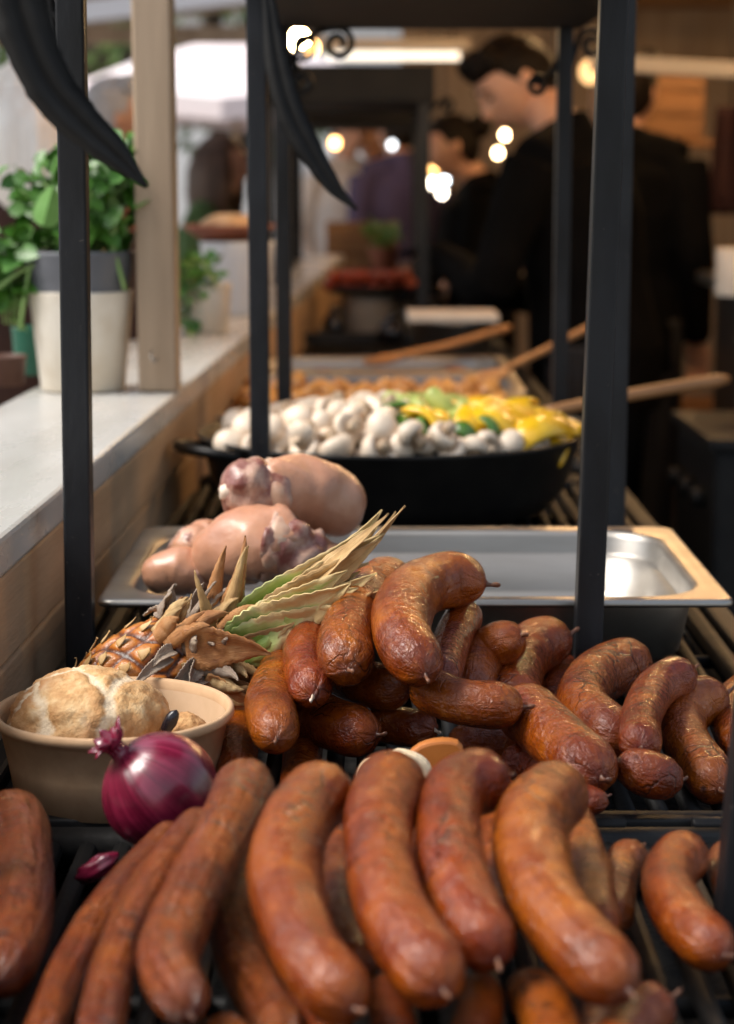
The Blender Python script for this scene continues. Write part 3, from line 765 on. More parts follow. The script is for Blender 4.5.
while tries < 6000 and len(vp) < 110:
    tries += 1
    a = rnd.uniform(0, 2*math.pi); q = .205*math.sqrt(rnd.random()); x = PX+q*math.cos(a); y = PY+q*math.sin(a)
    qx, qy = proj((x, y, heap_z(x, y)))
    if qx < 400 and not (qx > 325 and qy < 418): continue
    if qx < 525 and qy > 437+max(0, (qx-400)*.06): continue
    if all((x-u)**2+(y-v)**2 > .0245**2 for u, v, _ in vp): vp.append((x, y, qx))
def _rd(e): a_, b_ = proj((e[0], e[1], heap_z(e[0], e[1])+.02)); return (a_-446)**2+(b_-422)**2
red_k = min(range(len(vp)), key=lambda i_: _rd(vp[i_]))
for k, (x, y, qx) in enumerate(vp):
    qx, qy = proj((x, y, heap_z(x, y)))
    wy = .92 if qx > 500 else min(.62, max(.15, (qx-425)/75+(qy-414)/50))
    u = rnd.random()
    kd = 'y' if u < wy else ('z' if u < wy+(1-wy)*.5 else 'g')
    if k == red_k: kd = 'r'
    p = Vector((x, y, heap_z(x, y)+.010+rnd.uniform(0, .012)))
    if kd == 'r': p = Vector((x, y, heap_z(x, y)+.036))
    rot = (rnd.uniform(-.6, 1.0), rnd.uniform(-.8, .8), rnd.uniform(0, 6.28))
    if kd == 'z': rot = (rnd.uniform(-.3, .3), rnd.uniform(-.9, .1), rnd.uniform(0, 6.28))
    s_ = rnd.uniform(.85, 1.25)*(1.25 if kd == 'y' else .95)
    if kd not in cnt: o = protos[kd]; o.location = p; o.rotation_euler = rot; o.scale = (s_,)*3
    else: o = dup(protos[kd], p, rot, s_)
    cnt[kd] = 1; tag(o, *vl[kd])
# potatoes and grilled meat in the trays behind
M['potato'] = pm('roast_potato', (.58, .27, .055), (.36, .13, .022), 45, .38, .4, 110, .0015, vary=.15)
M['meat'] = pm('browned_meat', (.26, .115, .05), (.13, .05, .022), 40, .45, .5, 90, .002, vary=.2)
def lump(name, mat, r, sd, amp=.22):
    return obj(name, MB().ball((0, 0, 0), r, 18, 12, lambda d: 1+amp*n3(d, 1.7, sd)+.08*n3(d, 4, sd+3)), mat, origin=(0, 0, 0))
pp = [lump('roast_potato', M['potato'], (.024, .019, .017), k) for k in range(3)]
k = 0
for iy in range(4):
    for ix in range(13):
        x = -.185+ix*.0335+rnd.uniform(-.006, .006)+(.012 if iy % 2 else 0); y = 2.875+iy*.048+rnd.uniform(-.008, .008)
        if x > .21 or (x < -.09 and iy == 0): continue
        p = (x, y, TRZ-.014+rnd.uniform(0, .012)+.006*iy); rot = [rnd.uniform(0, 6.28) for _ in range(3)]
        s_ = rnd.uniform(.85, 1.2)
        if k < 3: o = pp[k]; o.location = p; o.rotation_euler = rot
        else: o = dup(pp[k % 3], p, rot, s_)
        tag(o, 'golden roast potato chunk heaped in the steel tray behind the mushrooms', 'potato', 'roast potatoes in the steel tray'); k += 1
pm_ = [lump('meat_piece', M['meat'], (.045, .02, .013), k+9) for k in range(3)]; k = 0
for (y0, lab, grp) in ((3.19, 'browned strip of meat in the tray behind the potatoes', 'meat strips in the third tray'), (3.52, 'browned strip of meat in the farthest steel tray', 'meat strips in the farthest tray')):
    for ix in range(6):
        for iy in range(3):
            p = (-.14+ix*.062+rnd.uniform(-.01, .01), y0+iy*.07+rnd.uniform(-.01, .01), TRZ-.036+rnd.uniform(0, .012)); rot = (rnd.uniform(-.2, .2), rnd.uniform(-.2, .2), rnd.uniform(0, 3))
            if k < 3: o = pm_[k]; o.location = p; o.rotation_euler = rot
            else: o = dup(pm_[k % 3], p, rot, rnd.uniform(.85, 1.15))
            tag(o, lab, 'meat', grp); k += 1

# ================================================================ PORK KNUCKLES
M['rind'] = pm('pork_rind', (.54, .275, .165), (.42, .185, .105), 26, .36, .5, 120, .0016, coat=.10, sss=.12, rvar=.1)
M['flesh'] = pm('raw_pork', (.20, .058, .042), (.50, .31, .225), 48, .33, .6, 90, .003, coat=.2, lo=.4, hi=.62)
M['fat'] = pm('pork_fat', (.62, .46, .33), (.44, .23, .15), 40, .36, .4, 90, .002, coat=.2)
M['bone'] = pm('bone', (.78, .68, .55), (.66, .50, .38), 40, .5)
def knuckle(pix, wid, label, Ys, sd, bone=True):
    P = [at_y(x, y, Y) for (x, y), Y in zip(pix, Ys)]; n = 34; pts = cat(P, n)
    Lc = len(wid)-1; rad = []
    for k in range(n):
        f = k/(n-1)*Lc; a = int(min(f, Lc-1)); w = wid[a]+(wid[a+1]-wid[a])*(f-a)
        rad.append(1.18*w/2*pts[k].y/FPX)
    ds = (pts[0]-pts[2]).normalized(); de = (pts[-1]-pts[-3]).normalized()
    rind = MB(); k0 = 10
    def wob(k, th): return 1+.13*n3((math.cos(th)*1.2, math.sin(th)*1.2, k*.13), 1, sd)+.03*n3((math.cos(th)*4, math.sin(th)*4, k*.3), 1, sd+2)
    P2 = pts[k0:]; R2 = rad[k0:]
    # rounded rind end
    for j in range(1, 7):
        a = j/6*math.pi/2; P2.append(pts[-1]+de*rad[-1]*.8*math.sin(a)); R2.append(rad[-1]*max(.04, math.cos(a)))
    P2.insert(0, pts[k0]+ds*.004); R2.insert(0, rad[k0]*.93)
    rind.tube(P2, R2, 30, wob=wob)
    for q in range(5):          # ragged cut edge of the skin
        for j in range(30):
            a_ = 2*math.pi*j/30
            rind.V[q*30+j] = rind.V[q*30+j] + ds*(.016*n3((math.cos(a_)*1.6, math.sin(a_)*1.6, 0), 1, sd+20)+.006*n3((math.cos(a_)*5, math.sin(a_)*5, 0), 1, sd+21))*(1-q/5)
    root = empty('pork_knuckle', sum(pts, Vector())/n - Vector((0, 0, max(rad))))
    obj('rind', rind, M['rind'], root)
    fl = MB(); P3 = []; R3 = []
    for j in range(6):
        a = j/6*math.pi/2; P3.append(pts[0]+ds*rad[0]*.55*math.cos(a)); R3.append(max(.03, math.sin(a))*rad[0]*.92)
    P3 += pts[:k0+3]; R3 += [r*.93 for r in rad[:k0+3]]
    fl.tube(P3, R3, 30, wob=lambda k, th: 1+.30*n3((math.cos(th)*1.5, math.sin(th)*1.5, k*.22), 1.2, sd+5)+.10*n3((math.cos(th)*4, math.sin(th)*4, k*.5), 1, sd+8))
    obj('cut_flesh', fl, M['flesh'], root)
    ft = MB().tube(pts[k0-3:k0+3], [rad[k]*q for k, q in zip(range(k0-3, k0+3), (.84, .93, .98, 1.00, .98, .9))], 28, wob=lambda k, th: 1+.16*n3((math.cos(th)*2, math.sin(th)*2, k*.3), 1, sd+11))
    obj('fat_layer', ft, M['fat'], root)
    if bone:
        c = pts[0]+ds*rad[0]*.20+Vector((-.002, -.006, -.004))
        obj('bone', MB().ball(c, rad[0]*.33, 14, 10, lambda d: 1+.25*n3(d, 2, sd)), M['bone'], root)
    tag(root, label, 'pork knuckle', 'raw pork knuckles piled in the steel tray')
knuckle([(236,487),(265,490),(300,494),(336,504)], [48,58,66,60], 'pork knuckle topmost of the pile with its cut bone end to the left', (1.63,1.64,1.66,1.68), 1)
knuckle([(305,560),(280,548),(248,545),(222,556)], [56,66,70,60], 'pork knuckle lying under the topmost one behind the pineapple leaves', (1.60,1.60,1.61,1.62), 2)
knuckle([(216,580),(194,574),(172,570),(158,575)], [34,40,42,34], 'small pork knuckle low in the left end of the tray', (1.62,1.62,1.62,1.62), 3, False)
knuckle([(180,556),(192,548),(206,542),(218,544)], [32,38,40,34], 'small reddish pork knuckle behind the low left one', (1.70,1.70,1.71,1.71), 4, False)
knuckle([(352,585),(335,572),(312,560),(300,560)], [40,46,46,40], 'pork knuckle half hidden behind the pineapple crown', (1.64,1.64,1.65,1.66), 6, False)

# ================================================================ PINEAPPLE
def leaf_mat():
    m, nt, b = new_mat('pineapple_leaf')
    uv = coords(nt, 'UV'); sep = N(nt, 'ShaderNodeSeparateXYZ'); nt.links.new(uv, sep.inputs[0])
    ob = coords(nt, 'Object'); n = noisen(nt, ob, 38, 4)
    oi = N(nt, 'ShaderNodeObjectInfo')
    edge = math_(nt, 'MULTIPLY', math_(nt, 'ABSOLUTE', math_(nt, 'SUBTRACT', sep.outputs[1], .5)), 1.1)
    f = math_(nt, 'ADD', math_(nt, 'ADD', sep.outputs[0], edge), math_(nt, 'MULTIPLY_ADD', n, .7, math_(nt, 'MULTIPLY_ADD', oi.outputs['Random'], .3, -.35)))
    col = ramp(nt, f, [(.52, (.17, .28, .035)), (.84, (.46, .52, .17)), (.95, (.60, .54, .24)), (1.0, (.56, .40, .17))])
    nt.links.new(col, b.inputs['Base Color']); b.inputs['Roughness'].default_value = .45
    mp_ = N(nt, 'ShaderNodeMapping'); nt.links.new(uv, mp_.inputs[0]); mp_.inputs['Scale'].default_value = (2, 30, 1)
    bump(nt, b, noisen(nt, mp_.outputs[0], 1.5, 3), .5, .001)
    return m
M['pl'] = leaf_mat()
def dry_mat(name, c1, c2, c3):
    m, nt, b = new_mat(name)
    uv = coords(nt, 'UV', (3, 26, 1)); ob = coords(nt, 'Object')
    f = math_(nt, 'ADD', math_(nt, 'MULTIPLY', noisen(nt, uv, 1.4, 4), .5), math_(nt, 'MULTIPLY', noisen(nt, ob, 55, 4), .5))
    col = ramp(nt, f, [(.34, c1), (.5, c2), (.66, c3)])
    nt.links.new(col, b.inputs['Base Color']); b.inputs['Roughness'].default_value = .6
    bump(nt, b, noisen(nt, uv, 1.6, 4), .7, .0012); return m
M['pl_dry'] = dry_mat('dry_leaf_tan', (.22, .11, .035), (.48, .29, .11), (.68, .49, .25))
M['pl_rust'] = dry_mat('dry_leaf_rust', (.22, .075, .02), (.40, .17, .05), (.50, .27, .11))
M['pl_grey'] = dry_mat('dry_leaf_grey', (.10, .065, .05), (.30, .22, .16), (.52, .43, .32))
def fruit_mat():
    m, nt, b = new_mat('pineapple_skin')
    at = N(nt, 'ShaderNodeAttribute'); at.attribute_name = 'eye'
    ob = coords(nt, 'Object'); n = noisen(nt, ob, 160, 4); n2 = noisen(nt, ob, 50, 3)
    f = math_(nt, 'MULTIPLY_ADD', n, .22, math_(nt, 'SUBTRACT', at.outputs['Fac'], .11))
    col = ramp(nt, f, [(.0, (.025, .010, .005)), (.20, (.13, .035, .008)), (.42, (.38, .105, .008)), (.62, (.46, .17, .02)), (.76, (.46, .30, .15)), (.92, (.06, .032, .02))])
    nt.links.new(col, b.inputs['Base Color']); b.inputs['Roughness'].default_value = .42; b.inputs['Coat Weight'].default_value = .08
    bump(nt, b, n, .7, .0016); return m
M['pine'] = fruit_mat()
def pineapple():
    C = Vector(at_y(150, 694, 1.365)); A = Vector((.86, .10, .42)).normalized()
    RA, HL = .041, .062
    C.z = max(C.z, GZ+RA+.002)
    U = A.orthogonal().normalized(); W = A.cross(U)
    root = empty('pineapple', C-Vector((0, 0, RA)))
    # eyes laid out in a spiral; the skin is one displaced surface
    eyes = []
    NE = 92
    for k in range(NE):
        z = -1+2*(k+.5)/NE; eyes.append((z+.02*math.sin(k*7.1), k*2.39996+.10*math.sin(k*3.7)))
    ed = []
    for z, th in eyes:
        r_ = math.sqrt(max(0, 1-z*z)); ed.append(Vector((r_*math.cos(th), r_*math.sin(th), z)))
    b = MB(); cols = []
    def disp(d):
        dd = sorted(((d-e).length for e in ed))[:2]
        q = dd[0]/.20; gap = dd[1]-dd[0]
        h = .10*min(1, gap/.10)**.6*(1-.35*min(1, q)**2)
        if q < .35: h -= .05*(1-q/.35)
        return 1+h-.03
    m_ = Matrix((U, W, A)).transposed()
    b.ball((0, 0, 0), (RA, RA, HL), 150, 90, disp)
    V0 = [v.copy() for v in b.V]
    b.V = [C + m_ @ v for v in b.V]
    o = obj('fruit', b, M['pine'], root)
    at = o.data.attributes.new('eye', 'FLOAT', 'POINT'); vals = []
    for v in V0:
        d = Vector((v.x/RA, v.y/RA, v.z/HL)).normalized()
        dd = sorted(((d-e).length for e in ed))[:2]; gap = dd[1]-dd[0]
        val = min(1, gap/.10)*.55
        if dd[0] < .085: val = .62+.38*(1-dd[0]/.085)
        vals.append(val)
    at.data.foreach_set('value', vals)
    # papery bract tips on each eye
    br = MB(); rr = random.Random(3)
    for e in ed:
        if e.z < -.85: continue
        P = C + m_ @ Vector((e.x*RA*1.05, e.y*RA*1.05, e.z*HL*1.05)); nrm = (m_ @ Vector((e.x, e.y, e.z*.6))).normalized()
        up = (A - nrm*A.dot(nrm)).normalized(); sd = nrm.cross(up); L_ = rr.uniform(.005, .009); w_ = .0044
        p0 = P - up*.004 + nrm*.0005
        for q in (0,):
            pts = [p0, P+up*.003+nrm*.0030, P+up*.003+nrm*.005+up*L_*.4+sd*rr.uniform(-.002, .002), P+up*L_*.7+nrm*(.0035+rr.uniform(0, .003))]
            br.tube(cat(pts, 8), [w_, w_*1.05, w_*.9, w_*.75, w_*.55, w_*.4, w_*.25, .0003], 8, flat=.18, up=tuple(sd))
    obj('bract', br, M['pl_dry'], root)
    # crown
    rr = random.Random(21)
    base = C + A*HL*.95
    AX = Vector((.84, .06, .53)).normalized()
    def leaf(p, d, L_, w, curl, mat, twist=0, fold=.35, side=None, serr=.10):
        n = 26; pts = []; dd = d.normalized(); q = Vector(p); ws_ = len(root.children)
        cv = Vector(curl)
        for k in range(n):
            pts.append(q.copy()); f = k/(n-1)
            dd = (dd + cv*(f**1.2)*2.0/n + Vector((n3((f*3, ws_, 0), 1.1, 1), n3((f*3, ws_, 0), 1.1, 5), n3((f*3, ws_, 0), 1.1, 9)))*(1.1/n)*(.4+f)).normalized(); q = q + dd*(L_/(n-1))
        ax = side or (dd.cross(Vector((0, 0, 1)))).normalized()
        if ax.length < .1: ax = Vector((0, 1, 0))
        fr = frames(pts, tuple(ax)); V = []; F = []; UV = []
        m2 = 7
        for k, (pp_, (t, a, bb)) in enumerate(zip(pts, fr)):
            f = k/(n-1); ww = w*(1-f**1.7)*(.8+.35*math.sin(min(1, f*3)*math.pi/2))+.0004
            ww *= 1+serr*(k % 2)
            tw = twist*f; ca, sa = math.cos(tw), math.sin(tw)
            a2 = a*ca+bb*sa; b2 = bb*ca-a*sa
            for j in range(m2):
                v = j/(m2-1)*2-1
                V.append(pp_ + a2*(v*ww/2) + b2*(fold*ww*.5*v*v + .10*w*n3((k*.35, j*.5, ws_*3.1), 1, 1)))
        for k in range(n-1):
            for j in range(m2-1):
                F.append((k*m2+j, (k+1)*m2+j, (k+1)*m2+j+1, k*m2+j+1))
                UV.append(((k/(n-1), j/(m2-1)), ((k+1)/(n-1), j/(m2-1)), ((k+1)/(n-1), (j+1)/(m2-1)), (k/(n-1), (j+1)/(m2-1))))
        obj('crown_leaf', MB().add(V, F, UV), mat, root, solid=.0009)
    X, Y_, Z = Vector((1, 0, 0)), Vector((0, 1, 0)), Vector((0, 0, 1))
    PERP = Vector((-AX.z, 0, AX.x)).normalized()      # up-left, across the crown
    # long green leaves pointing to the upper right
    for k in range(13):
        a = rr.uniform(0, 6.28); sp_ = rr.uniform(.02, .15)
        d = AX + PERP*sp_*math.cos(a)*1.2 + Y_*sp_*math.sin(a)
        leaf(base+A*rr.uniform(0, .03)+PERP*rr.uniform(-.012, .012)+Y_*rr.uniform(-.012, .006), d, rr.uniform(.085, .135), rr.uniform(.019, .028), PERP*rr.uniform(-.15, .15)+X*rr.uniform(-.05, .15), M['pl'] if k < 11 else M['pl_dry'], rr.uniform(-.4, .4), side=PERP*.6+Y_*.7 if k % 2 else PERP)
    # front green leaves facing the viewer
    for dx, w in (((.86, -.10, .44), .040), ((.80, -.16, .54), .034), ((.90, -.12, .30), .030), ((.72, -.12, .66), .028)):
        leaf(base+A*.012-Y_*.022, Vector(dx), .098, w, PERP*.06+X*.1, M['pl'], rr.uniform(-.2, .2), .3, side=PERP)
    # long dry leaf ends curling at the top right, one sweeping out right
    leaf(base+A*.04, AX+PERP*.06, .128, .012, PERP*.25, M['pl_dry'], .8, side=PERP)
    leaf(base+A*.04, AX+PERP*.0, .120, .011, PERP*.6, M['pl_dry'], .6, side=PERP)
    leaf(base+A*.03-Y_*.02, Vector((.97, -.05, .34)), .135, .013, Vector((.1, 0, -.25)), M['pl_dry'], .6, side=PERP)
    leaf(base+A*.02-Y_*.025, Vector((.95, -.1, .20)), .10, .012, Vector((.1, 0, .6)), M['pl_dry'], .3, side=PERP)
    # upright curled dry leaves
    for dx, L_, cu in (((.18, 0, 1), .085, (.30, 0, -.1)), ((.42, .02, 1), .095, (-.2, 0, .0)), ((-.12, 0, 1), .065, (-.35, 0, .2)), ((.05, -.1, 1), .075, (.35, -.1, 0)), ((.30, .1, 1), .080, (.1, 0, 0))):
        leaf(base+A*rr.uniform(-.005, .02)+PERP*.012+Y_*rr.uniform(-.015, .01), Vector(dx), L_*.78, rr.uniform(.009, .014), Vector(cu), M['pl_dry'] if rr.random() < .65 else M['pl_rust'], rr.uniform(-1.2, 1.2), .7, side=X)
    # shaggy collar of dried leaves round the base, drooping
    for k in range(80):
        a = k/80*6.283*5+rr.uniform(-.1, .1)
        rad_ = PERP*math.cos(a)+(A.cross(PERP)).normalized()*math.sin(a)
        back = rr.uniform(-.010, .036); p = base + rad_*(rr.uniform(.022, .034)+min(.014, max(0, back)*.35)) - A*back
        d = rad_*rr.uniform(.25, .65) + A*rr.uniform(.5, 1.0)*(1 if rr.random() < .86 else -.35) + Vector((0, 0, -.12))
        mat = (M['pl_grey'], M['pl_dry'], M['pl_rust'], M['pl_grey'])[k % 4]
        leaf(p, d, rr.uniform(.020, .046), rr.uniform(.008, .018), rad_*rr.uniform(-.9, .3)+A*rr.uniform(-.9, .9)+Vector((0, 0, -.5)), mat, rr.uniform(-.9, .9), .6, side=A.cross(rad_), serr=.14)
    # broad rust coloured leaf folded over the front, and the wide basal bands under it
    leaf(base-Y_*.040+PERP*.010-X*.018, Vector((.9, -.12, .12)), .062, .030, (0, 0, 0), M['pl_rust'], .2, .2, side=PERP)
    leaf(base-Y_*.042-PERP*.030-X*.012, Vector((.95, -.1, .05)), .075, .014, (0, 0, .3), M['pl_dry'], .2, .3, side=PERP)
    leaf(base-Y_*.040-PERP*.018-X*.020, Vector((.8, -.1, -.45)), .06, .018, (.3, 0, .6), M['pl_rust'], .4, .3, side=PERP)
    tag(root, 'pineapple lying on its side with a dried crown of green and tan leaves', 'pineapple')
pineapple()

# ================================================================ BOWL, BREAD, ONION
BC = Vector((-.166, 1.240, GZ+.001))
def bowl():
    b = MB(); H = .057; c = (BC.x, BC.y, BC.z)
    b.lathe([(0, .003), (.060, .003), (.0635, 0), (.0655, .001), (.0695, .026), (.0745, H-.006), (.0775, H-.005), (.0790, H-.002), (.0785, H+.001), (.0765, H+.0022), (.0742, H+.0005), (.0735, H-.006)], 80, c, cap0=False, cap1=False)
    o = obj('cardboard_bowl', b, M['kraft'], origin=c)
    inn = MB().lathe([(.0733, H-.005), (.0682, .025), (.0640, .006), (.058, .0045), (0, .0045)], 80, c, cap0=False, cap1=False)
    obj('lining', inn, M['kraft_in'], o)
    tag(o, 'round brown cardboard bowl holding the bread beside the onion', 'bowl')
bowl()
def bread_mat():
    m, nt, b = new_mat('bread_crust')
    at = N(nt, 'ShaderNodeAttribute'); at.attribute_name = 'crack'
    ob = coords(nt, 'Object'); n = noisen(nt, ob, 55, 6, .65); n2 = noisen(nt, ob, 190, 4)
    crust = ramp(nt, n, [(.30, (.40, .19, .065)), (.45, (.56, .32, .13)), (.58, (.66, .45, .23)), (.76, (.76, .62, .43))])
    crust = mixc(nt, ramp(nt, noisen(nt, ob, 22, 4, .6), [(.40, (0, 0, 0)), (.60, (.85, .85, .85))]), crust, (.38, .165, .05))
    f = math_(nt, 'ADD', at.outputs['Fac'], math_(nt, 'MULTIPLY_ADD', n2, .6, -.30), clamp=True)
    col = mixc(nt, ramp(nt, f, [(.42, (0, 0, 0)), (.80, (1, 1, 1))]), crust, (.70, .55, .37))
    nt.links.new(col, b.inputs['Base Color']); b.inputs['Roughness'].default_value = .72
    bump(nt, b, math_(nt, 'ADD', n2, n), .8, .0024); return m
M['bread'] = bread_mat()
def bread(name, c, r, label, sd, scored=True):
    b = MB(); vals = []
    def disp(d):
        k = 1+.08*n3(d, 1.8, sd)+.05*n3(d, 5, sd)+.022*n3(d, 13, sd)+.010*n3(d, 30, sd)
        q = 0
        if scored and d.z > -.1:
            for f_ in (lambda d: d.x*.86+d.y*.5+.10*n3(d, 3, 2), lambda d: -d.x*.45+d.y*.88-.10+.10*n3(d, 3, 4), lambda d: d.x*.95-d.y*.2-.48+.12*n3(d, 3, 9), lambda d: d.x*.9+d.y*.3+.62+.12*n3(d, 3, 6)):
                q = max(q, 1-abs(f_(d))/.12)
            qq = min(1, max(0, (q-.12)/.45)); k -= .050*qq*qq*(3-2*qq)
        vals.append(max(0, q)*(1 if d.z > 0 else .6)); return k
    b.ball(c, r, 90, 56, disp)
    o = obj(name, b, M['bread'])
    at = o.data.attributes.new('crack', 'FLOAT', 'POINT'); at.data.foreach_set('value', vals)
    tag(o, label, 'bread'); return o
bread('bread_roll', at_y(87, 722, 1.245)+Vector((0, 0, -.002)), (.054, .052, .037), 'crusty scored bread roll in the cardboard bowl', 3)
bread('bread_piece', at_y(184, 735, 1.235), (.017, .02, .014), 'small bread piece with a dark olive at the right of the bowl', 8, False)
p = at_y(170, 722, 1.215)
o = obj('olive_bit', MB().ball(p, (.0045, .004, .009), 14, 10, lambda d: 1+.15*n3(d, 2, 1), Matrix.Rotation(.5, 3, 'Y')), M['olive']); tag(o, 'black olive bit stuck to the small bread piece', 'olive')

def onion_mat():
    m, nt, b = new_mat('red_onion_skin')
    uv = coords(nt, 'UV', (.9, 34, 1)); ob = coords(nt, 'Object')
    n = noisen(nt, uv, 1.1, 5, .6, .2); n2 = noisen(nt, ob, 30, 3)
    f = math_(nt, 'MULTIPLY_ADD', n2, .5, math_(nt, 'MULTIPLY', n, .6))
    col = ramp(nt, f, [(.36, (.060, .003, .012)), (.52, (.13, .006, .024)), (.64, (.21, .014, .044)), (.76, (.38, .09, .12))])
    nt.links.new(col, b.inputs['Base Color']); b.inputs['Roughness'].default_value = .27; b.inputs['Coat Weight'].default_value = .4; b.inputs['Coat Roughness'].default_value = .2
    bump(nt, b, n, .35, .0008); return m
M['onion'] = onion_mat()
def onion():
    C = at_y(160, 790, 1.085); r = 60*1.085/FPX*1.03
    ax = Vector((-.62, -.18, .70)).normalized()      # towards the dry neck
    U = ax.orthogonal().normalized(); m_ = Matrix((U, ax.cross(U), ax)).transposed()
    prof = []
    for k in range(41):
        f = k/40; a = -math.pi/2+math.pi*f*.94
        rr = math.cos(a)*r; z = math.sin(a)*r*.95
        prof.append((max(rr, .0006), z))
    prof += [(r*.155, r*1.02), (r*.13, r*1.10)]
    b = MB().lathe(prof, 72, C, m_, wob=lambda a, z: 1+.008*math.sin(5*a)+.006*math.sin(11*a+z*90), uv=True)
    o = obj('red_onion', b, M['onion'], origin=C-Vector((0, 0, r)))
    nk = MB(); rr = random.Random(5)
    for k in range(11):
        a = k/11*6.28; d = m_ @ Vector((math.cos(a), math.sin(a), 0))
        p0 = C+ax*r*.97+d*r*.10
        pts = [p0, p0+ax*r*.14+d*r*.02, p0+ax*r*(.24+rr.random()*.10)+d*r*(.08+.12*rr.random()), p0+ax*r*(.30+rr.random()*.16)+d*r*(.16+.2*rr.random())]
        nk.tube(cat(pts, 9), [r*.13, r*.12, r*.11, r*.11, r*.12, r*.12, r*.10, r*.06, r*.01], 8, flat=.3, up=tuple(d.cross(ax)))
    obj('dry_neck', nk, M['onion'], o)
    rt = MB().ball(C-ax*r*.95, r*.13, 10, 8, lambda d: 1+.3*n3(d, 3, 1)); obj('root_end', rt, M['onion'], o)
    tag(o, 'whole red onion with shiny purple skin leaning on the cardboard bowl', 'onion')
onion()
p = at_h(97, 868, .012)
o = obj('onion_peel', MB().ball(p, (.014, .007, .006), 24, 14, lambda d: 1+.3*n3(d, 2.4, 4), Matrix.Rotation(-.5, 3, 'Y')), M['onion']); tag(o, 'scrap of purple onion skin on the bare grate', 'onion peel')

# bread slice and pumpkin slice wedged between the heaps
M['crumb'] = pm('pale_crumb', (.78, .64, .44), (.70, .50, .28), 60, .75, .5, 150, .0015)
M['pump'] = pm('orange_slice', (.50, .17, .03), (.42, .13, .025), 30, .45, .2, 90, .001)
sl = MB(); P0 = [at_y(x, y, 1.13) for x, y in ((352,800),(356,774),(366,760),(384,757),(398,750),(420,756),(432,770),(430,800))]
rim = cat(P0, 26)
sl.add([p+Vector((0, -.005, 0)) for p in rim]+[p+Vector((0, .006, .0)) for p in rim], [tuple(range(26)), tuple(reversed(range(26, 52)))]+[(k, (k+1) % 26, 26+(k+1) % 26, 26+k)[::-1] for k in range(26)])
o = obj('bread_slice', sl, M['crumb'], bevel=.002, smooth=False); tag(o, 'pale bread slice stuck between the two sausage heaps', 'bread')
pu = MB(); P0 = [at_y(x, y, 1.15) for x, y in ((402,760),(420,744),(446,739),(463,748),(458,790),(410,790))]
rim = cat(P0, 22)
pu.add([p+Vector((0, -.004, 0)) for p in rim]+[p+Vector((0, .006, .0)) for p in rim], [tuple(range(22)), tuple(reversed(range(22, 44)))]+[(k, (k+1) % 22, 22+(k+1) % 22, 22+k)[::-1] for k in range(22)])
o = obj('orange_slice', pu, M['pump'], bevel=.002, smooth=False); tag(o, 'flat orange vegetable slice behind the pale bread slice', 'vegetable')

# ================================================================ COUNTER, POST, POTS (left)
CA = R(1.95); CD = Vector((math.sin(CA), math.cos(CA), 0)); CN = Vector((-math.cos(CA), math.sin(CA), 0))   # along, outwards(left)
C0 = Vector((-.262, 1.36, 0)); CZ = 1.048
RC = Matrix.Rotation(-CA, 3, 'Z')
def cbox(along0, along1, off0, off1, z0, z1):
    c = C0 + CD*((along0+along1)/2) + CN*((off0+off1)/2); return (c.x, c.y, (z0+z1)/2), (abs(off1-off0), along1-along0, z1-z0)
ct = empty('serving_counter', C0+CD*2.2+CN*.1)
def cpart(name, a, mat, bev=.003):
    c, d = cbox(*a); return obj(name, MB().box(c, d, RC), mat, ct, bevel=bev, smooth=False)
cpart('counter_top', (-1.2, 5.4, .0, .185, CZ-.030, CZ), M['white_paint'], .004)
cpart('fascia_board', (-1.2, 5.4, .004, .026, CZ-.098, CZ-.032), M['wood'])
cpart('fascia_board', (-1.2, 5.4, .006, .028, CZ-.172, CZ-.101), M['wood'])
cpart('lower_panel', (-1.2, 5.4, .035, .055, .02, CZ-.10), M['wood_dark'])
cpart('outer_panel', (-1.2, 5.4, .150, .172, .02, CZ-.032), M['wood'])
for a in (-.6, .5, 1.6, 2.7, 3.8):
    cpart('batten', (a, a+.05, .020, .034, .05, CZ-.175), M['wood'])
tag(ct, 'narrow white topped serving counter with wooden boards along the left', 'counter')
pb = at_y(160, 388, 2.36)
wp = MB().box((pb.x, pb.y+.0, (CZ+2.35)/2+.001), (.046, .046, 2.35-CZ), RC)
o = obj('wooden_post', wp, M['wood_post'], bevel=.003, smooth=False); tag(o, 'square wooden post rising from the white counter to the canopy', 'post')
hook = MB().tube(cat([at_y(152, 350, 2.325), at_y(151, 356, 2.315), at_y(154, 362, 2.312), at_y(157, 358, 2.32)], 14), .0012, 6)
obj('hook', hook, M['steel'], o)

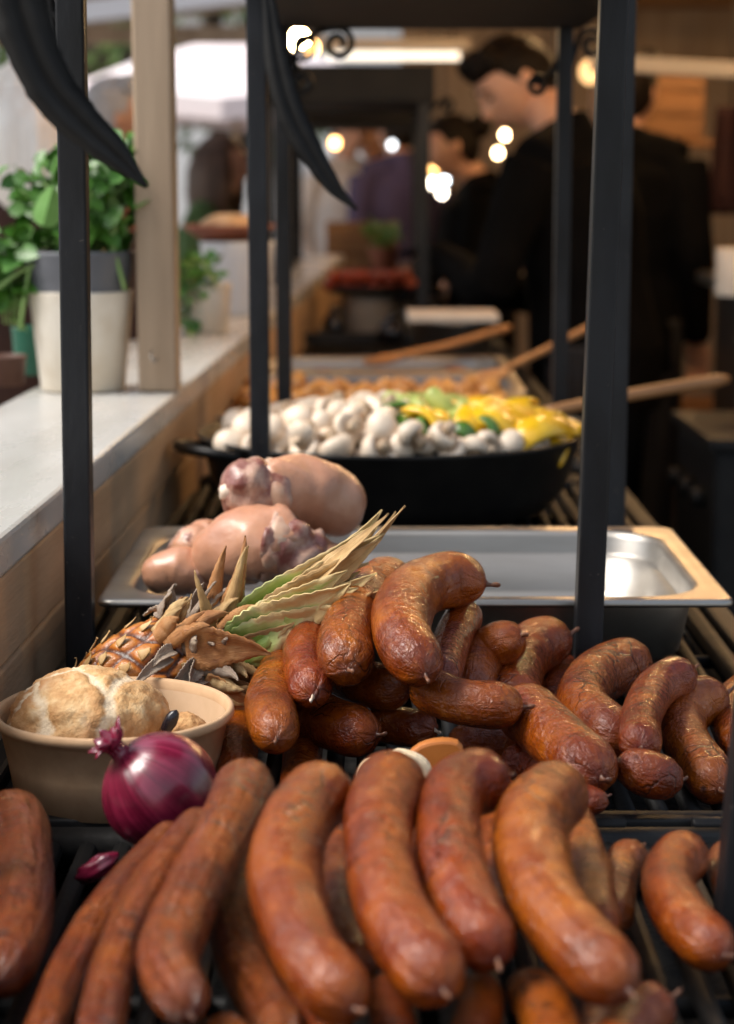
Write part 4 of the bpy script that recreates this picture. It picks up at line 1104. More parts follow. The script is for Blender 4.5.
def herb(root, c, r, h, n, mat, sd, name='leaves', lo=.016, hi=.030, stems=True):
    rr = random.Random(sd); b = MB(); st = MB()
    for k in range(n):
        a = rr.uniform(0, 6.28); q = r*math.sqrt(rr.random()); z = h*rr.random()**.8
        f = z/h
        p = Vector(c)+Vector((q*math.cos(a)*(0.75+.5*f), q*math.sin(a)*(.75+.5*f), z))
        s = rr.uniform(lo, hi); nrm = Vector((rr.uniform(-1, 1), rr.uniform(-1.2, .6), rr.uniform(.1, 1.2))).normalized()
        t = nrm.orthogonal().normalized(); t = (Matrix.Rotation(rr.uniform(0, 6.28), 3, nrm) @ t); u = nrm.cross(t)
        V = [p, p+t*s*.35+u*s*.38+nrm*s*.10, p+t*s*.8+u*s*.34+nrm*s*.05, p+t*s*1.1-nrm*s*.12, p+t*s*.8-u*s*.34+nrm*s*.05, p+t*s*.35-u*s*.38+nrm*s*.10, p+t*s*.5-nrm*s*.03]
        b.add(V, [(0, 1, 6), (1, 2, 6), (2, 3, 6), (3, 4, 6), (4, 5, 6), (5, 0, 6)])
        if stems and k % 6 == 0:
            st.tube(cat([Vector(c)+Vector((q*.3*math.cos(a), q*.3*math.sin(a), -.01)), (Vector(c)+p)/2+Vector((0, 0, z*.1)), p], 7), .0014, 5)
    obj(name, b, mat, root)
    if stems: obj('stems', st, M['stem'], root)
# big pot
pc = at_y(83, 398, 2.37); pc.z = CZ+.001; pc.x = at_y(82, 330, 2.37).x
root = empty('potted_herb', pc)
b = MB().lathe([(0, .004), (.047, .004), (.049, 0), (.051, .002), (.0625, .118), (.0632, .120), (.060, .120), (.048, .008), (0, .008)], 48, pc, cap0=False, cap1=False)
obj('cream_pot', b, M['pot_w'], root)
b = MB().lathe([(0, .02), (.045, .02), (.058, .110), (.0605, .121), (.0625, .138), (.0645, .142), (.065, .163), (.0662, .166), (.064, .168), (.061, .164), (.058, .14), (0, .14)], 48, pc, cap0=False, cap1=False)
obj('grey_liner', b, M['pot_g'], root)
obj('soil', MB().lathe([(.0585, .150), (.03, .154), (0, .155)], 24, pc, cap0=False, cap1=False), M['soil'], root)
herb(root, pc+Vector((.004, 0, .155)), .072, .115, 300, M['leaf'], 3)
herb(root, pc+Vector((.025, -.005, .20)), .045, .100, 90, M['leaf'], 5, 'upper_leaves', .022, .040)
herb(root, pc+Vector((-.085, -.01, .09)), .028, .10, 60, M['leaf'], 8, 'trailing_leaves', .022, .038)
bl = MB()
for (px, py, s, yw) in ((48, 206, .036, .3),):
    p = at_y(px, py, 2.262); nrm = Vector((.1, -.9, .35)).normalized(); t = Vector((math.sin(yw), 0, math.cos(yw))); u = nrm.cross(t)
    n_ = 20; V = [p]
    for k in range(n_):
        a = k/n_*6.28; V.append(p+t*s*.62*math.cos(a)+u*s*.48*math.sin(a)*(1-.2*math.cos(a))-nrm*s*(.30*abs(math.sin(a))-.10*math.cos(a)))
    bl.add(V, [(0, 1+k, 1+(k+1) % n_) for k in range(n_)])
obj('broad_leaf', bl, M['leaf_big'], root, solid=.0008, smooth=False)
stt = MB()
for pts in ([(125,290),(110,230),(112,185)], [(98,300),(112,250),(116,200)], [(45,260),(20,272),(-5,290)], [(30,265),(24,300),(20,330)]):
    stt.tube(cat([at_y(x, y, 2.33) for x, y in pts], 12), .0026, 7)
obj('long_stem', stt, M['stem'], root)
tag(root, 'leafy green herb in a cream pot with a grey liner on the white counter', 'plant')
# green tin and brown pot behind at the left edge (they stand on the outer edge of the counter)
p = at_y(52, 402, 2.62); tc_ = Vector((at_y(36, 372, 2.56).x, 2.56, CZ+.001))
b = MB().lathe([(0, 0), (.026, 0), (.027, .002), (.030, .060), (.031, .062), (.029, .062), (.026, .006), (0, .006)], 32, tc_, cap0=False, cap1=False)
o = obj('green_tin', b, M['green_pot']); tag(o, 'dark green tin cup standing behind the cream pot', 'tin')
tc_ = Vector((at_y(4, 372, 2.42).x, 2.42, CZ+.001))
b = MB().lathe([(0, 0), (.022, 0), (.025, .002), (.028, .034), (.030, .036), (.027, .037), (.024, .008), (0, .008)], 32, tc_, cap0=False, cap1=False)
o = obj('clay_cup', b, M['brown_box']); tag(o, 'low brown clay cup at the left picture edge on the counter', 'cup')
# small pot further along the counter
sp_ = Vector((at_y(206, 325, 3.25).x, 3.27, CZ+.001))
root = empty('potted_plant', sp_)
obj('white_pot', MB().lathe([(0, 0), (.034, 0), (.036, .002), (.041, .078), (.042, .082), (.039, .082), (.034, .008), (0, .008)], 36, sp_, cap0=False, cap1=False), M['pot_w'], root)
obj('soil', MB().lathe([(.0385, .076), (0, .078)], 20, sp_, cap0=False, cap1=False), M['soil'], root)
herb(root, sp_+Vector((-.02, -.02, .06)), .042, .065, 120, M['leaf'], 12, lo=.012, hi=.022)
herb(root, sp_+Vector((-.03, -.035, .0)), .022, .07, 40, M['leaf'], 14, 'trailing_leaves', .012, .022)
tag(root, 'small white pot with trailing greenery further along the counter', 'plant')
bk = Vector((at_y(238, 330, 3.75).x, 3.75, CZ+.001))
b = MB().lathe([(0, 0), (.060, 0), (.062, .003), (.070, .13), (.072, .136), (.067, .136), (.060, .01), (0, .01)], 36, bk, cap0=False, cap1=False)
o = obj('white_bucket', b, M['plastic_w']); tag(o, 'white bucket on the counter behind the small potted plant', 'bucket')
dk = bk+Vector((-.015, 0, .138))
b = MB().lathe([(0, .0), (.05, .0), (.085, .022), (.090, .028), (.086, .030), (.05, .008), (0, .006)], 36, dk, cap0=False, cap1=False)
o = obj('clay_dish', b, M['terracotta']); tag(o, 'reddish clay dish resting on the white bucket', 'dish')
M['flowers'] = pm('pale_rolls', (.62, .46, .30), (.46, .28, .14), 30, .6)
b = MB()
o = obj('bread_bun', MB().ball(dk+Vector((.0, 0, .030)), (.055, .055, .022), 20, 12, lambda d: 1+.1*n3(d, 2, 2)), M['flowers']); tag(o, 'pale flat bun lying in the reddish clay dish', 'bread')

# ================================================================ WOODEN SPOONS
def spoon(pts, r0, r1, label, Ys, head=None):
    P = [at_y(x, y, Y) for (x, y), Y in zip(pts, Ys)]; q = cat(P, 16)
    rads = [r0+(r1-r0)*k/15 for k in range(16)]; rads[-1] *= .6; q2 = q
    o = obj('wooden_spoon', MB().tube(q2, rads, 12), M['handle'])
    d = (q[0]-q[1]).normalized(); c = q[0]+d*.03
    zz = Vector((0, 0, 1)); s_ = d.cross(zz).normalized(); m_ = Matrix((d, s_, d.cross(s_))).transposed()
    obj('bowl', MB().ball(c, (.042, .026, .009), 18, 10, None, m_), M['handle'], o)
    tag(o, label, 'spoon'); return o
spoon([(545,412),(640,393),(728,379)], .0075, .0095, 'long wooden spoon handle reaching right from the pan past the posts', (2.58,2.62,2.68))
spoon([(395,357),(450,345),(510,327)], .008, .009, 'wooden spoon with orange handle lying across the farthest tray', (3.62,3.7,3.78))
spoon([(500,372),(545,350),(600,322)], .006, .007, 'thin dark wooden stick handle in front of the cook', (3.1,3.2,3.3))

# ================================================================ FAR FOOD
# pot under the third frame, with a black pan of red sausages on top
pz = at_y(370, 338, 5.08); pc = Vector((pz.x, 5.10, GZ+.004))
b = MB().lathe([(0, 0), (.062, 0), (.066, .004), (.068, .10), (.071, .102), (.071, .108), (.066, .108), (.063, .01), (0, .01)], 36, pc, cap0=False, cap1=False)
M['beige'] = pm('beige_enamel', (.50, .43, .36), (.42, .36, .30), 8, .5)
o = obj('cooking_pot', b, M['beige']); tag(o, 'beige pot on the grill under the third iron frame', 'pot')
fp = Vector((pc.x, 5.10, pc.z+.110))
b = MB().lathe([(0, 0), (.11, 0), (.128, .020), (.131, .021), (.115, .005), (0, .004)], 40, fp, cap0=False, cap1=False)
o = obj('flat_pan', b, M['pan']); tag(o, 'flat black pan of red sausages on top of the beige pot', 'pan')
M['red_s'] = pm('red_sausage', (.34, .05, .015), (.22, .025, .01), 40, .35, .3, 80, .001, vary=.2)
rp = obj('small_sausage', MB().tube(cat([(-.05, 0, -.004), (0, 0, .004), (.05, 0, -.004)], 12), [.003, .010, .0135, .014, .014, .014, .014, .014, .014, .0135, .010, .003], 12), M['red_s'], origin=(0, 0, 0))
k = 0
for lay in range(2):
    for ix in range(9-lay):
        p = fp+Vector((-.105+ix*.0265+lay*.013, rnd.uniform(-.02, .02)-.02, .020+lay*.022)); rot = (0, 0, math.pi/2+rnd.uniform(-.2, .2))
        if k == 0: rp.location = p; rp.rotation_euler = rot; o = rp
        else: o = dup(rp, p, rot, rnd.uniform(.9, 1.1))
        tag(o, 'small red sausage in the flat pan beneath the third frame', 'sausage', 'small red sausages in the far pan'); k += 1
kp = at_y(391, 322, 4.72); kc = Vector((kp.x, 4.70, GZ+.012))
b = MB().lathe([(0, 0), (.020, 0), (.030, .010), (.034, .028), (.028, .046), (.014, .056), (.011, .068), (.012, .074), (0, .074)], 28, kc, cap0=False, cap1=False)
M['gloss_b'] = pm('glossy_black', (.01, .01, .013), None, 10, .12)
o = obj('black_jug', b, M['gloss_b']); tag(o, 'small glossy black jug in front of the beige pot', 'jug')
b = MB().lathe([(0, 0), (.026, 0), (.028, .002), (.028, .05), (.012, .068), (.011, .082), (0, .083)], 24, Vector((at_y(334, 325, 4.95).x, 4.95, GZ+.003)), cap0=False, cap1=False)
o = obj('dark_bottle', b, M['gloss_b']); tag(o, 'dark bottle left of the beige pot', 'bottle')
# white board and steel pan near the cook's hands
bw = Vector((at_y(452, 283, 4.15).x, 4.15, GZ))
b = MB().lathe([(0, 0), (.070, 0), (.075, .004), (.085, .10), (.088, .104), (.083, .104), (.072, .01), (0, .01)], 36, bw+Vector((0, 0, .003)), cap0=False, cap1=False)
o = obj('steel_pot', b, M['steel_d']); tag(o, 'dull steel pot on the grill below the hands of the cook', 'pot')
o = obj('cutting_board', MB().box(bw+Vector((0, 0, .117)), (.19, .17, .018)), M['paper'], bevel=.004, smooth=False); tag(o, 'pale board laid across the steel pot', 'board')

# ================================================================ PEOPLE
def head_mesh(b, c, m_, s=1.0):
    def disp_pt(d):
        x, y, z = d.x*.098, d.y*.076, d.z*.118
        if z < 0:
            y *= 1-.30*(-z/.118)**1.5
            if x < 0: x *= 1-.35*(-z/.118)
            else: x *= 1-.06*(-z/.118)
        if x > 0:
            x += .030*math.exp(-((y/.013)**2+((z+.022)/.020)**2))*max(0, d.x)+.012*math.exp(-((y/.010)**2+((z-.005)/.022)**2))
            x += .007*math.exp(-((y/.045)**2+((z-.036)/.012)**2))
            x -= .010*math.exp(-(((abs(y)-.032)/.014)**2+((z-.016)/.011)**2))
            x += .008*math.exp(-((y/.022)**2+((z+.058)/.009)**2))
            x -= .004*math.exp(-((y/.022)**2+((z+.075)/.007)**2))
            x += .012*math.exp(-((y/.022)**2+((z+.100)/.014)**2))
        return Vector((x, y, z))*s
    nu, nv = 56, 44; V = []; F = []
    V.append(c+m_ @ disp_pt(Vector((0, 0, -1))))
    for i in range(1, nv):
        f = -math.pi/2+math.pi*i/nv
        for j in range(nu):
            a = 2*math.pi*j/nu
            V.append(c+m_ @ disp_pt(Vector((math.cos(f)*math.cos(a), math.cos(f)*math.sin(a), math.sin(f)))))
    V.append(c+m_ @ disp_pt(Vector((0, 0, 1))))
    for j in range(nu):
        k = (j+1) % nu; F.append((0, 1+k, 1+j))
        for i in range(nv-2): F.append((1+i*nu+j, 1+i*nu+k, 1+(i+1)*nu+k, 1+(i+1)*nu+j))
        F.append((1+(nv-2)*nu+j, 1+(nv-2)*nu+k, len(V)-1))
    b.add(V, F)
    for sy in (-1, 1):
        b.ball(c+m_ @ Vector((-.008*s, sy*.076*s, -.005*s)), (.017*s, .010*s, .031*s), 12, 10, None, m_)
def hand(b, p, d, up, r=1.0):
    """palm and five curled fingers; d = direction of the fingers, up = back of the hand"""
    d = d.normalized(); up = (up-d*up.dot(d)).normalized(); s = d.cross(up)
    b.ball(p+d*.045*r, (.048*r, .040*r, .015*r), 14, 10, None, Matrix((d, s, up)).transposed())
    for k, (o_, L_) in enumerate(((-.030, .066), (-.010, .078), (.010, .074), (.029, .058))):
        q = p+d*.080*r+s*o_*r; pts = [q-d*.02*r]; dd = d.copy()
        for j in range(4):
            pts.append(pts[-1]+dd*L_*r/3.2); dd = (dd-up*.42).normalized()
        b.tube(pts, [.0095*r, .009*r, .0085*r, .008*r, .006*r], 8)
    q = p+d*.03*r-s*.034*r; b.tube([q, q+(d*.5-s*.8)*.03*r, q+(d*.9-s*.7-up*.2)*.055*r, q+(d*1.2-s*.5-up*.4)*.075*r], [.012*r, .011*r, .010*r, .007*r], 8)
def remesh(o, vox, sm=4):
    m = o.modifiers.new('fuse', 'REMESH'); m.mode = 'VOXEL'; m.voxel_size = vox; m.use_smooth_shade = True
    s = o.modifiers.new('soften', 'SMOOTH'); s.factor = .5; s.iterations = sm
def person(loc, yaw, label, top, hair, hstyle, H=1.72, pitch=0, lean=0, arms=None, legs='jeans', vox=.008, head_off=(0, 0, 0), extra=None, face=False, gloves=False, headyaw=0):
    k = H/1.72; RZ = Matrix.Rotation(yaw, 3, 'Z'); L0 = Vector(loc)
    def W(x, y, z):
        # lean the trunk forward (about the hips) by `lean`
        v = Vector((x, y, z))
        if z > .95:
            q = Vector((0, 0, .95)); v = q + Matrix.Rotation(lean, 3, 'Y') @ (v-q)
        return L0 + RZ @ (v*k)
    root = empty('person', L0)
    hc = W(.03+head_off[0], head_off[1], 1.605+head_off[2]); HM = RZ @ Matrix.Rotation(headyaw, 3, 'Z') @ Matrix.Rotation(lean*.5+pitch, 3, 'Y')
    b = MB(); head_mesh(b, hc, HM, k)
    b.tube([W(-.015, 0, 1.40), W(-.005, 0, 1.47), hc+HM @ Vector((-.020, 0, -.06))*k], [.066*k, .057*k, .055*k], 16)
    b.tube([W(0, 0, .90), W(0, 0, 1.1), W(-.01, 0, 1.3), W(-.015, 0, 1.42)], [.13*k, .12*k, .14*k, .08*k], 18)
    arms = arms or [((0, .19, 1.39), (-.03, .24, 1.12), (.06, .22, .88)), ((0, -.19, 1.39), (-.03, -.24, 1.12), (.06, -.22, .88))]
    arms = [[W(*p) if isinstance(p, tuple) else p for p in a] for a in arms]
    gls = []
    for a in arms:
        d = (a[2]-a[1]).normalized()
        b.tube([a[0], a[1], a[2]+d*.01], [.045*k, .038*k, .027*k], 12)
        gl = MB(); gls.append(gl); hand(gl if gloves else b, a[2], d, Vector((0, 0, 1)) if abs(d.z) < .8 else RZ @ Vector((1, 0, 0)), k)
        if gloves: hand(b, a[2], d, Vector((0, 0, 1)), k*.9)
    for sy in (-1, 1):
        b.tube([W(0, sy*.09, .93), W(.01, sy*.10, .50), W(-.01, sy*.10, .08)], [.085*k, .055*k, .04*k], 12)
        b.ball(W(.05, sy*.10, .045), (.12*k, .045*k, .04*k), 12, 8, None, RZ)
    body = obj('body', b, M['skin'], root); remesh(body, vox)
    # clothes: jacket, trousers, shoes
    j = MB()
    tr = [W(0, 0, .78), W(0, 0, .92), W(.0, 0, 1.08), W(-.005, 0, 1.25), W(-.012, 0, 1.37), W(-.014, 0, 1.435)]
    j.tube(tr, [.155*k, .160*k, .145*k, .160*k, .145*k, .075*k], 24, up=tuple(RZ @ Vector((0, 1, 0))), wob=lambda i, th: (1.22 if i < 5 else 1)*math.sqrt((.98*math.cos(th))**2+(.76*math.sin(th))**2)+.03*n3((math.cos(th)*2, math.sin(th)*2, i*.8), 1, 3))
    for a in arms:
        d = (a[2]-a[1]).normalized()
        j.tube(cat([a[0]+(Vector((0, 0, .01))), a[0].lerp(a[1], .5), a[1], a[1].lerp(a[2], .5), a[2]], 14), [.066*k, .068*k, .066*k, .063*k, .060*k, .058*k, .058*k, .056*k, .053*k, .050*k, .047*k, .045*k, .043*k, .040*k], 14, wob=lambda i, th: 1+.08*n3((math.cos(th)*2, math.sin(th)*2, i*.9), 1, 6))
    j.tube([W(-.03, 0, 1.40), W(-.02, 0, 1.455), W(-.01, 0, 1.50)], [.085*k, .074*k, .070*k], 18)
    for sy in (-1, 1): j.tube([W(-.01, sy*.02, 1.43), W(-.01, sy*.11, 1.42), a_[0] if False else W(0, sy*.18, 1.395)], [.07*k, .065*k, .066*k], 12)
    jo = obj('jacket', j, M[top], root); remesh(jo, vox*1.2, 5)
    t = MB()
    for sy in (-1, 1): t.tube([W(0, sy*.085, .95), W(.012, sy*.10, .52), W(-.008, sy*.10, .07)], [.112*k, .085*k, .065*k], 14)
    to = obj('trousers', t, M[legs], root); remesh(to, vox*1.5)
    sh = MB()
    for sy in (-1, 1): sh.ball(W(.045, sy*.10, .045), (.135*k, .052*k, .05*k), 14, 10, None, RZ)
    obj('shoes', sh, M['black_cloth'], root)
    if gloves:
        for gl in gls: g = obj('glove', gl, M['black_cloth'], root); remesh(g, .005, 2)
    # hair
    h = MB()
    def HP(x, y, z): return hc + HM @ (Vector((x, y, z))*k)
    def cap(lowback, front):
        def dd(d):
            return 1+.05*n3(d, 4, 7)+.03*n3(d, 11, 2)
        nu, nv = 40, 30; V = []; F = []; keep = {}
        for i in range(nv+1):
            f = math.pi/2-math.pi*.80*i/nv
            for jx in range(nu):
                a = 2*math.pi*jx/nu; d = Vector((math.cos(f)*math.cos(a), math.cos(f)*math.sin(a), math.sin(f)))
                fr_ = (d.x+1)/2; lim = lowback if d.x < -.4 else (lowback+(-.06-lowback)*(d.x+.4)/.45 if d.x < .05 else (-.06+(front+.06)*min(1, (d.x-.05)/.26)))
                z = max(d.z, lim); q = math.sqrt(max(0, 1-z*z)); dn = Vector((q*math.cos(a), q*math.sin(a), z))
                kk = dd(dn); V.append(HP(dn.x*.103*kk-.005, dn.y*.081*kk, dn.z*.123*kk))
        for i in range(nv):
            for jx in range(nu): F.append((i*nu+jx, (i+1)*nu+jx, (i+1)*nu+(jx+1) % nu, i*nu+(jx+1) % nu))
        h.add(V, F)
    if hstyle == 'short':
        cap(-.62, .58)
        for q in range(22):
            a = (q/21-.5)*2.2; z_ = .092+.010*math.sin(q*2.3)
            h.ball(HP(.070*math.cos(a), .066*math.sin(a), z_), (.030*k, .018*k, .026*k), 8, 6, lambda d: 1+.25*n3(d, 3, q), HM)
    elif hstyle == 'bun':
        cap(-.62, .50); h.ball(HP(-.115, 0, .05), .048*k, 16, 12, lambda d: 1+.12*n3(d, 3, 1))
    else:
        cap(-.6, .48)
        rr = random.Random(len(label))
        for q in range(26):
            a = R(70+q/25*220); x, y = math.cos(a)*.092, math.sin(a)*.08
            L_ = rr.uniform(.20, .30) if hstyle == 'long' else rr.uniform(.16, .22)
            h.tube([HP(x*.8, y*.8, .06), HP(x*1.1, y*1.15, -.02), HP(x*1.15, y*1.25, -.10), HP(x*1.1+rr.uniform(-.02, .02), y*1.2, -.05-L_)], [.028*k, .030*k, .030*k, .010*k], 8)
    obj('hair', h, M[hair], root)
    if face:
        for sy in (-1, 1):
            obj('eye', MB().ball(HP(.086, sy*.032, .013), (.007*k, .012*k, .006*k), 10, 8, None, HM), M['eye'], root)
            obj('eyebrow', MB().tube([HP(.094, sy*.016, .036), HP(.094, sy*.034, .042), HP(.078, sy*.054, .036)], [.003*k, .0038*k, .002*k], 6), M['hair_d'], root)
        obj('lips', MB().ball(HP(.100, 0, -.058), (.008*k, .022*k, .007*k), 12, 8, None, HM), pm('lips', (.36, .14, .11), None, 20, .5), root)
    if extra: extra(root, W, k)
    tag(root, label, 'person'); return root
# the cook: profile to the left, head bent down over the grill
hx = at_y(515, 76, 3.72)
def apron(root, W, k):
    b = MB(); b.tube([W(.03, 0, .45), W(.03, 0, .8), W(.03, 0, 1.05), W(.03, 0, 1.30)], [.165*k, .18*k, .165*k, .14*k], 24, up=tuple((Matrix.Rotation(math.pi, 3, 'Z') @ Vector((0, 1, 0)))), wob=lambda i, th: math.sqrt((1.1*math.cos(th))**2+(.8*math.sin(th))**2))
    obj('apron', b, M['navy'], root)
cook = person((.56, 4.70, 0.0), R(150), 'young cook in black bending his head over the far trays', 'black_cloth', 'hair_d', 'short', H=1.664, pitch=R(34), lean=R(13), headyaw=R(42),
   arms=[((0, .20, 1.39), (.14, .27, 1.12), at_y(440, 256, 4.86)), ((0, -.20, 1.39), (.20, -.24, 1.10), at_y(446, 290, 4.95))], vox=.006, face=True, gloves=True, extra=apron, head_off=(.065, -.01, .022))
print('cook head target', hx)
# helper behind the cook on the right: dark figure turned away
person((.735, 5.65, 0), R(60), 'person in black with back turned, mostly hidden behind the right posts', 'black_cloth', 'hair_d', 'short', H=1.66)
person((.355, 6.5, 0), R(185), 'woman with dark hair in a bun and black jacket further back', 'black_cloth', 'hair_d', 'bun', H=1.52, pitch=R(12), head_off=(.06, 0, -.01), arms=[((0, .19, 1.39), (.05, .25, 1.12), (.30, .14, 1.10)), ((0, -.19, 1.39), (.05, -.25, 1.12), (.28, -.10, 1.08))])
person((-.48, 6.2, 0), R(-12), 'long haired woman in green outside the counter, face turned right', 'green_cloth', 'hair_b', 'long', H=1.44)
person((-.57, 3.25, 0), R(70), 'white haired person in a dark brown coat at the left edge', 'brown_cloth', 'hair_w', 'wavy', H=1.49)
person((-.70, 5.3, 0), R(20), 'grey haired man in a rust jumper seen left of the wooden post', 'rust_cloth', 'hair_g', 'short', H=1.57)
person((-.10, 9.2, 0), R(-60), 'distant person in pale grey seen through the third frame', 'white_cloth', 'hair_d', 'short', H=1.62)
person((.04, 9.4, 0), R(240), 'distant person in white seen through the third frame', 'white_cloth', 'hair_d', 'short', H=1.60)
person((.14, 8.6, 0), R(120), 'distant person in violet right of the two far ones', 'purple_cloth', 'hair_d', 'short', H=1.62)

# ================================================================ STALL: roof, walls, goods
RZ0 = 2.10
rf = empty('stall_roof', (1.2, 5, RZ0))
obj('ceiling_boards', MB().box((1.42, 6.45, RZ0+.16), (3.4, 7.1, .03)), M['wood_warm'], rf, smooth=False)
for y in (3.0, 3.8, 4.8, 6.0, 7.2, 8.4, 9.6):
    obj('beam', MB().box((1.42, y, RZ0+.08), (3.4, .07, .13)), M['wood_warm'], rf, bevel=.004, smooth=False)
for x in (-.22, .9, 2.0):
    obj('purlin', MB().box((x, 6.45, RZ0-.03), (.06, 7.1, .09)), M['wood_warm'], rf, bevel=.004, smooth=False)
tag(rf, 'warm brown wooden roof of the stall with beams, upper right', 'roof')
aw = empty('canopy', (-1.4, 6.5, 2.1))
V = []; F = []; nx, ny = 14, 26
for i in range(nx):
    for j in range(ny):
        x = -.30-2.6*i/(nx-1); y = 2.8+8.8*j/(ny-1)
        V.append((x, y, 2.36-.30*i/(nx-1)-.03*math.sin((j % 5)/5*math.pi)))
for i in range(nx-1):
    for j in range(ny-1): F.append((i*ny+j, i*ny+j+1, (i+1)*ny+j+1, (i+1)*ny+j))
obj('cloth', MB().add(V, F), M['canopy'], aw, solid=.004)
for y in (2.8, 4.4, 6.0, 8.0, 10.0, 11.5):
    obj('rafter', MB().tube([(-.30, y, 2.33), (-2.9, y, 2.03)], .018, 8), M['cord'] if y in (6.0,) else M['wood_post'], aw)
obj('edge_bar', MB().box((-1.6, 11.6, 2.13), (2.7, .05, .10)), M['wood_post'], aw, smooth=False)
tag(aw, 'grey cloth canopy over the customers on the left', 'canopy')
o = obj('back_wall', MB().box((1.62, 9.9, 1.1), (2.9, .06, 2.2)), M['wall_w'], smooth=False); tag(o, 'brown wooden back wall at the far end of the stall', 'wall')
o = obj('side_wall', MB().box((2.6, 6.2, 1.1), (.06, 7.3, 2.2)), M['wood_dark'], smooth=False); tag(o, 'dark wooden side wall of the stall on the right', 'wall')
bp = at_y(667, 67, 5.0)
o = obj('pale_beam', MB().box(at_y(690, 68, 5.0), (.50, .05, .040), Matrix.Rotation(R(3), 3, 'Y')), M['duct'], bevel=.004, smooth=False); tag(o, 'pale crossbeam under the wooden roof at the upper right', 'beam')
# work counter on the right with things on it
wc = empty('work_counter', (1.25, 4.6, 0))
obj('worktop', MB().box((1.22, 4.5, 1.045), (.66, 1.6, .03)), M['steel_d'], wc, bevel=.003, smooth=False)
obj('cabinet', MB().box((1.24, 4.5, .52), (.60, 1.54, 1.01)), M['wood_dark'], wc, smooth=False)
for z in (.35, .68):
    obj('drawer_front', MB().box((.932, 4.2, z), (.012, .62, .27)), M['iron_d'], wc, bevel=.003, smooth=False)
tag(wc, 'dark work counter with a steel top inside the stall on the right', 'counter')
c = Vector((at_y(743, 270, 4.1).x, 4.1, 1.062)); 
b = MB().lathe([(0, 0), (.055, 0), (.056, .003), (.056, .095), (.055, .098), (.02, .098), (.019, .03), (0, .03)], 32, c, cap0=False, cap1=False)
o = obj('paper_roll', b, M['paper']); tag(o, 'white paper roll on the work counter at the right edge', 'paper roll')
for px, py, w, h_, lab in ((668, 165, .17, .12, 'lower wooden crate of the stack in the shadow on the right'), (662, 108, .20, .14, 'upper wooden crate of the stack in the shadow on the right')):
    pass
sh = empty('shelf_rack', (1.05, 6.6, 0))
for x in (.62, 1.5):
    for y in (6.45, 6.75): obj('upright', MB().box((x, y, 1.0), (.035, .035, 2.0)), M['wood_dark'], sh, smooth=False)
for z in (.55, 1.02, 1.42): obj('shelf', MB().box((1.06, 6.6, z), (.92, .34, .025)), M['wood_crate'], sh, smooth=False)
tag(sh, 'tall wooden shelf rack behind the cook on the right', 'shelf')
def crate(c, d, label):
    o = empty('wooden_crate', c); cx, cy, cz = c; w, dp, h_ = d
    for k in range(3):
        z = cz+h_*(k+.5)/3
        obj('side_board', MB().box((cx, cy-dp/2, z), (w, .012, h_/3-.008)), M['wood_crate'], o, bevel=.002, smooth=False)
        obj('side_board', MB().box((cx, cy+dp/2, z), (w, .012, h_/3-.008)), M['wood_crate'], o, bevel=.002, smooth=False)
    for s_ in (-1, 1): obj('end_board', MB().box((cx+s_*(w/2-.008), cy, cz+h_/2), (.014, dp-.014, h_)), M['wood_crate'], o, smooth=False)
    obj('base_board', MB().box((cx, cy, cz+.006), (w-.03, dp-.014, .010)), M['wood_crate'], o, smooth=False)
    tag(o, label, 'crate')
crate((.92, 6.58, 1.434), (.34, .28, .22), 'large brown wooden crate on the top shelf behind the cook')
crate((.92, 6.58, 1.034), (.36, .28, .26), 'brown wooden crate on the middle shelf behind the cook')
crate((-.02, 7.3, 0.98), (.26, .25, .17), 'wooden crate beyond the grill seen through the third frame')
o = obj('far_table', MB().box((.05, 7.6, .49), (1.0, .9, .97)), M['wood_dark'], smooth=False, bevel=.01); tag(o, 'dark table beyond the end of the grill', 'table')
root = empty('potted_plant', (.02+.04, 7.05, .978)); 
obj('clay_pot', MB().lathe([(0, 0), (.04, 0), (.055, .08), (.058, .085), (.05, .085), (0, .07)], 24, (.06, 7.1, .978), cap0=False, cap1=False), M['terracotta'], root)
herb(root, (.06, 7.1, 1.06), .06, .09, 90, M['leaf'], 31)
tag(root, 'small leafy plant beside the crate beyond the grill', 'plant')
# red apron hanging and a white hanging bag at right edge
hp = at_y(724, 150, 5.6)
b = MB(); V = []; F = []
for i in range(9):
    for j in range(12):
        u = i/8-.5; v = j/11; V.append((hp.x+.02+u*.13*(.7+.3*v), 5.6+.02*math.sin(u*14), hp.z+.12-.30*v))
for i in range(8):
    for j in range(11): F.append((i*12+j, (i+1)*12+j, (i+1)*12+j+1, i*12+j+1))
o = obj('hanging_apron', b.add(V, F), M['red_cloth'], solid=.004); tag(o, 'dark red apron hanging at the right edge in the shadow', 'apron')
obj('hook', MB().tube(cat([(hp.x+.02, 5.6, hp.z+.12), (hp.x+.02, 5.6, hp.z+.3), (hp.x+.02, 5.6, RZ0+.1)], 8), .003, 6), M['cord'], o)
# steel cooker bits below the work counter
cc = at_y(712, 400, 3.4)
g = empty('gas_cooker', (cc.x+.12, 3.45, 0))
obj('body', MB().box((cc.x+.16, 3.45, .43), (.36, .40, .84)), M['iron_d'], g, bevel=.01, smooth=False)
obj('top_plate', MB().box((cc.x+.16, 3.45, .862), (.38, .42, .02)), M['iron_d'], g, bevel=.003, smooth=False)
for k in range(3): obj('knob', MB().lathe([(0, 0), (.018, 0), (.018, .02), (.014, .024), (0, .024)], 16, (cc.x-.02, 3.33+.12*k, .76), Matrix.Rotation(-math.pi/2, 3, 'Y'), cap0=False, cap1=False), M['iron_d'], g)
obj('burner_ring', MB().tube([(cc.x+.16+.09*math.cos(a/20*6.283), 3.45+.09*math.sin(a/20*6.283), .888) for a in range(21)], .008, 8), M['cast'], g)
tag(g, 'dark gas cooker with steel top standing at the right edge', 'cooker')
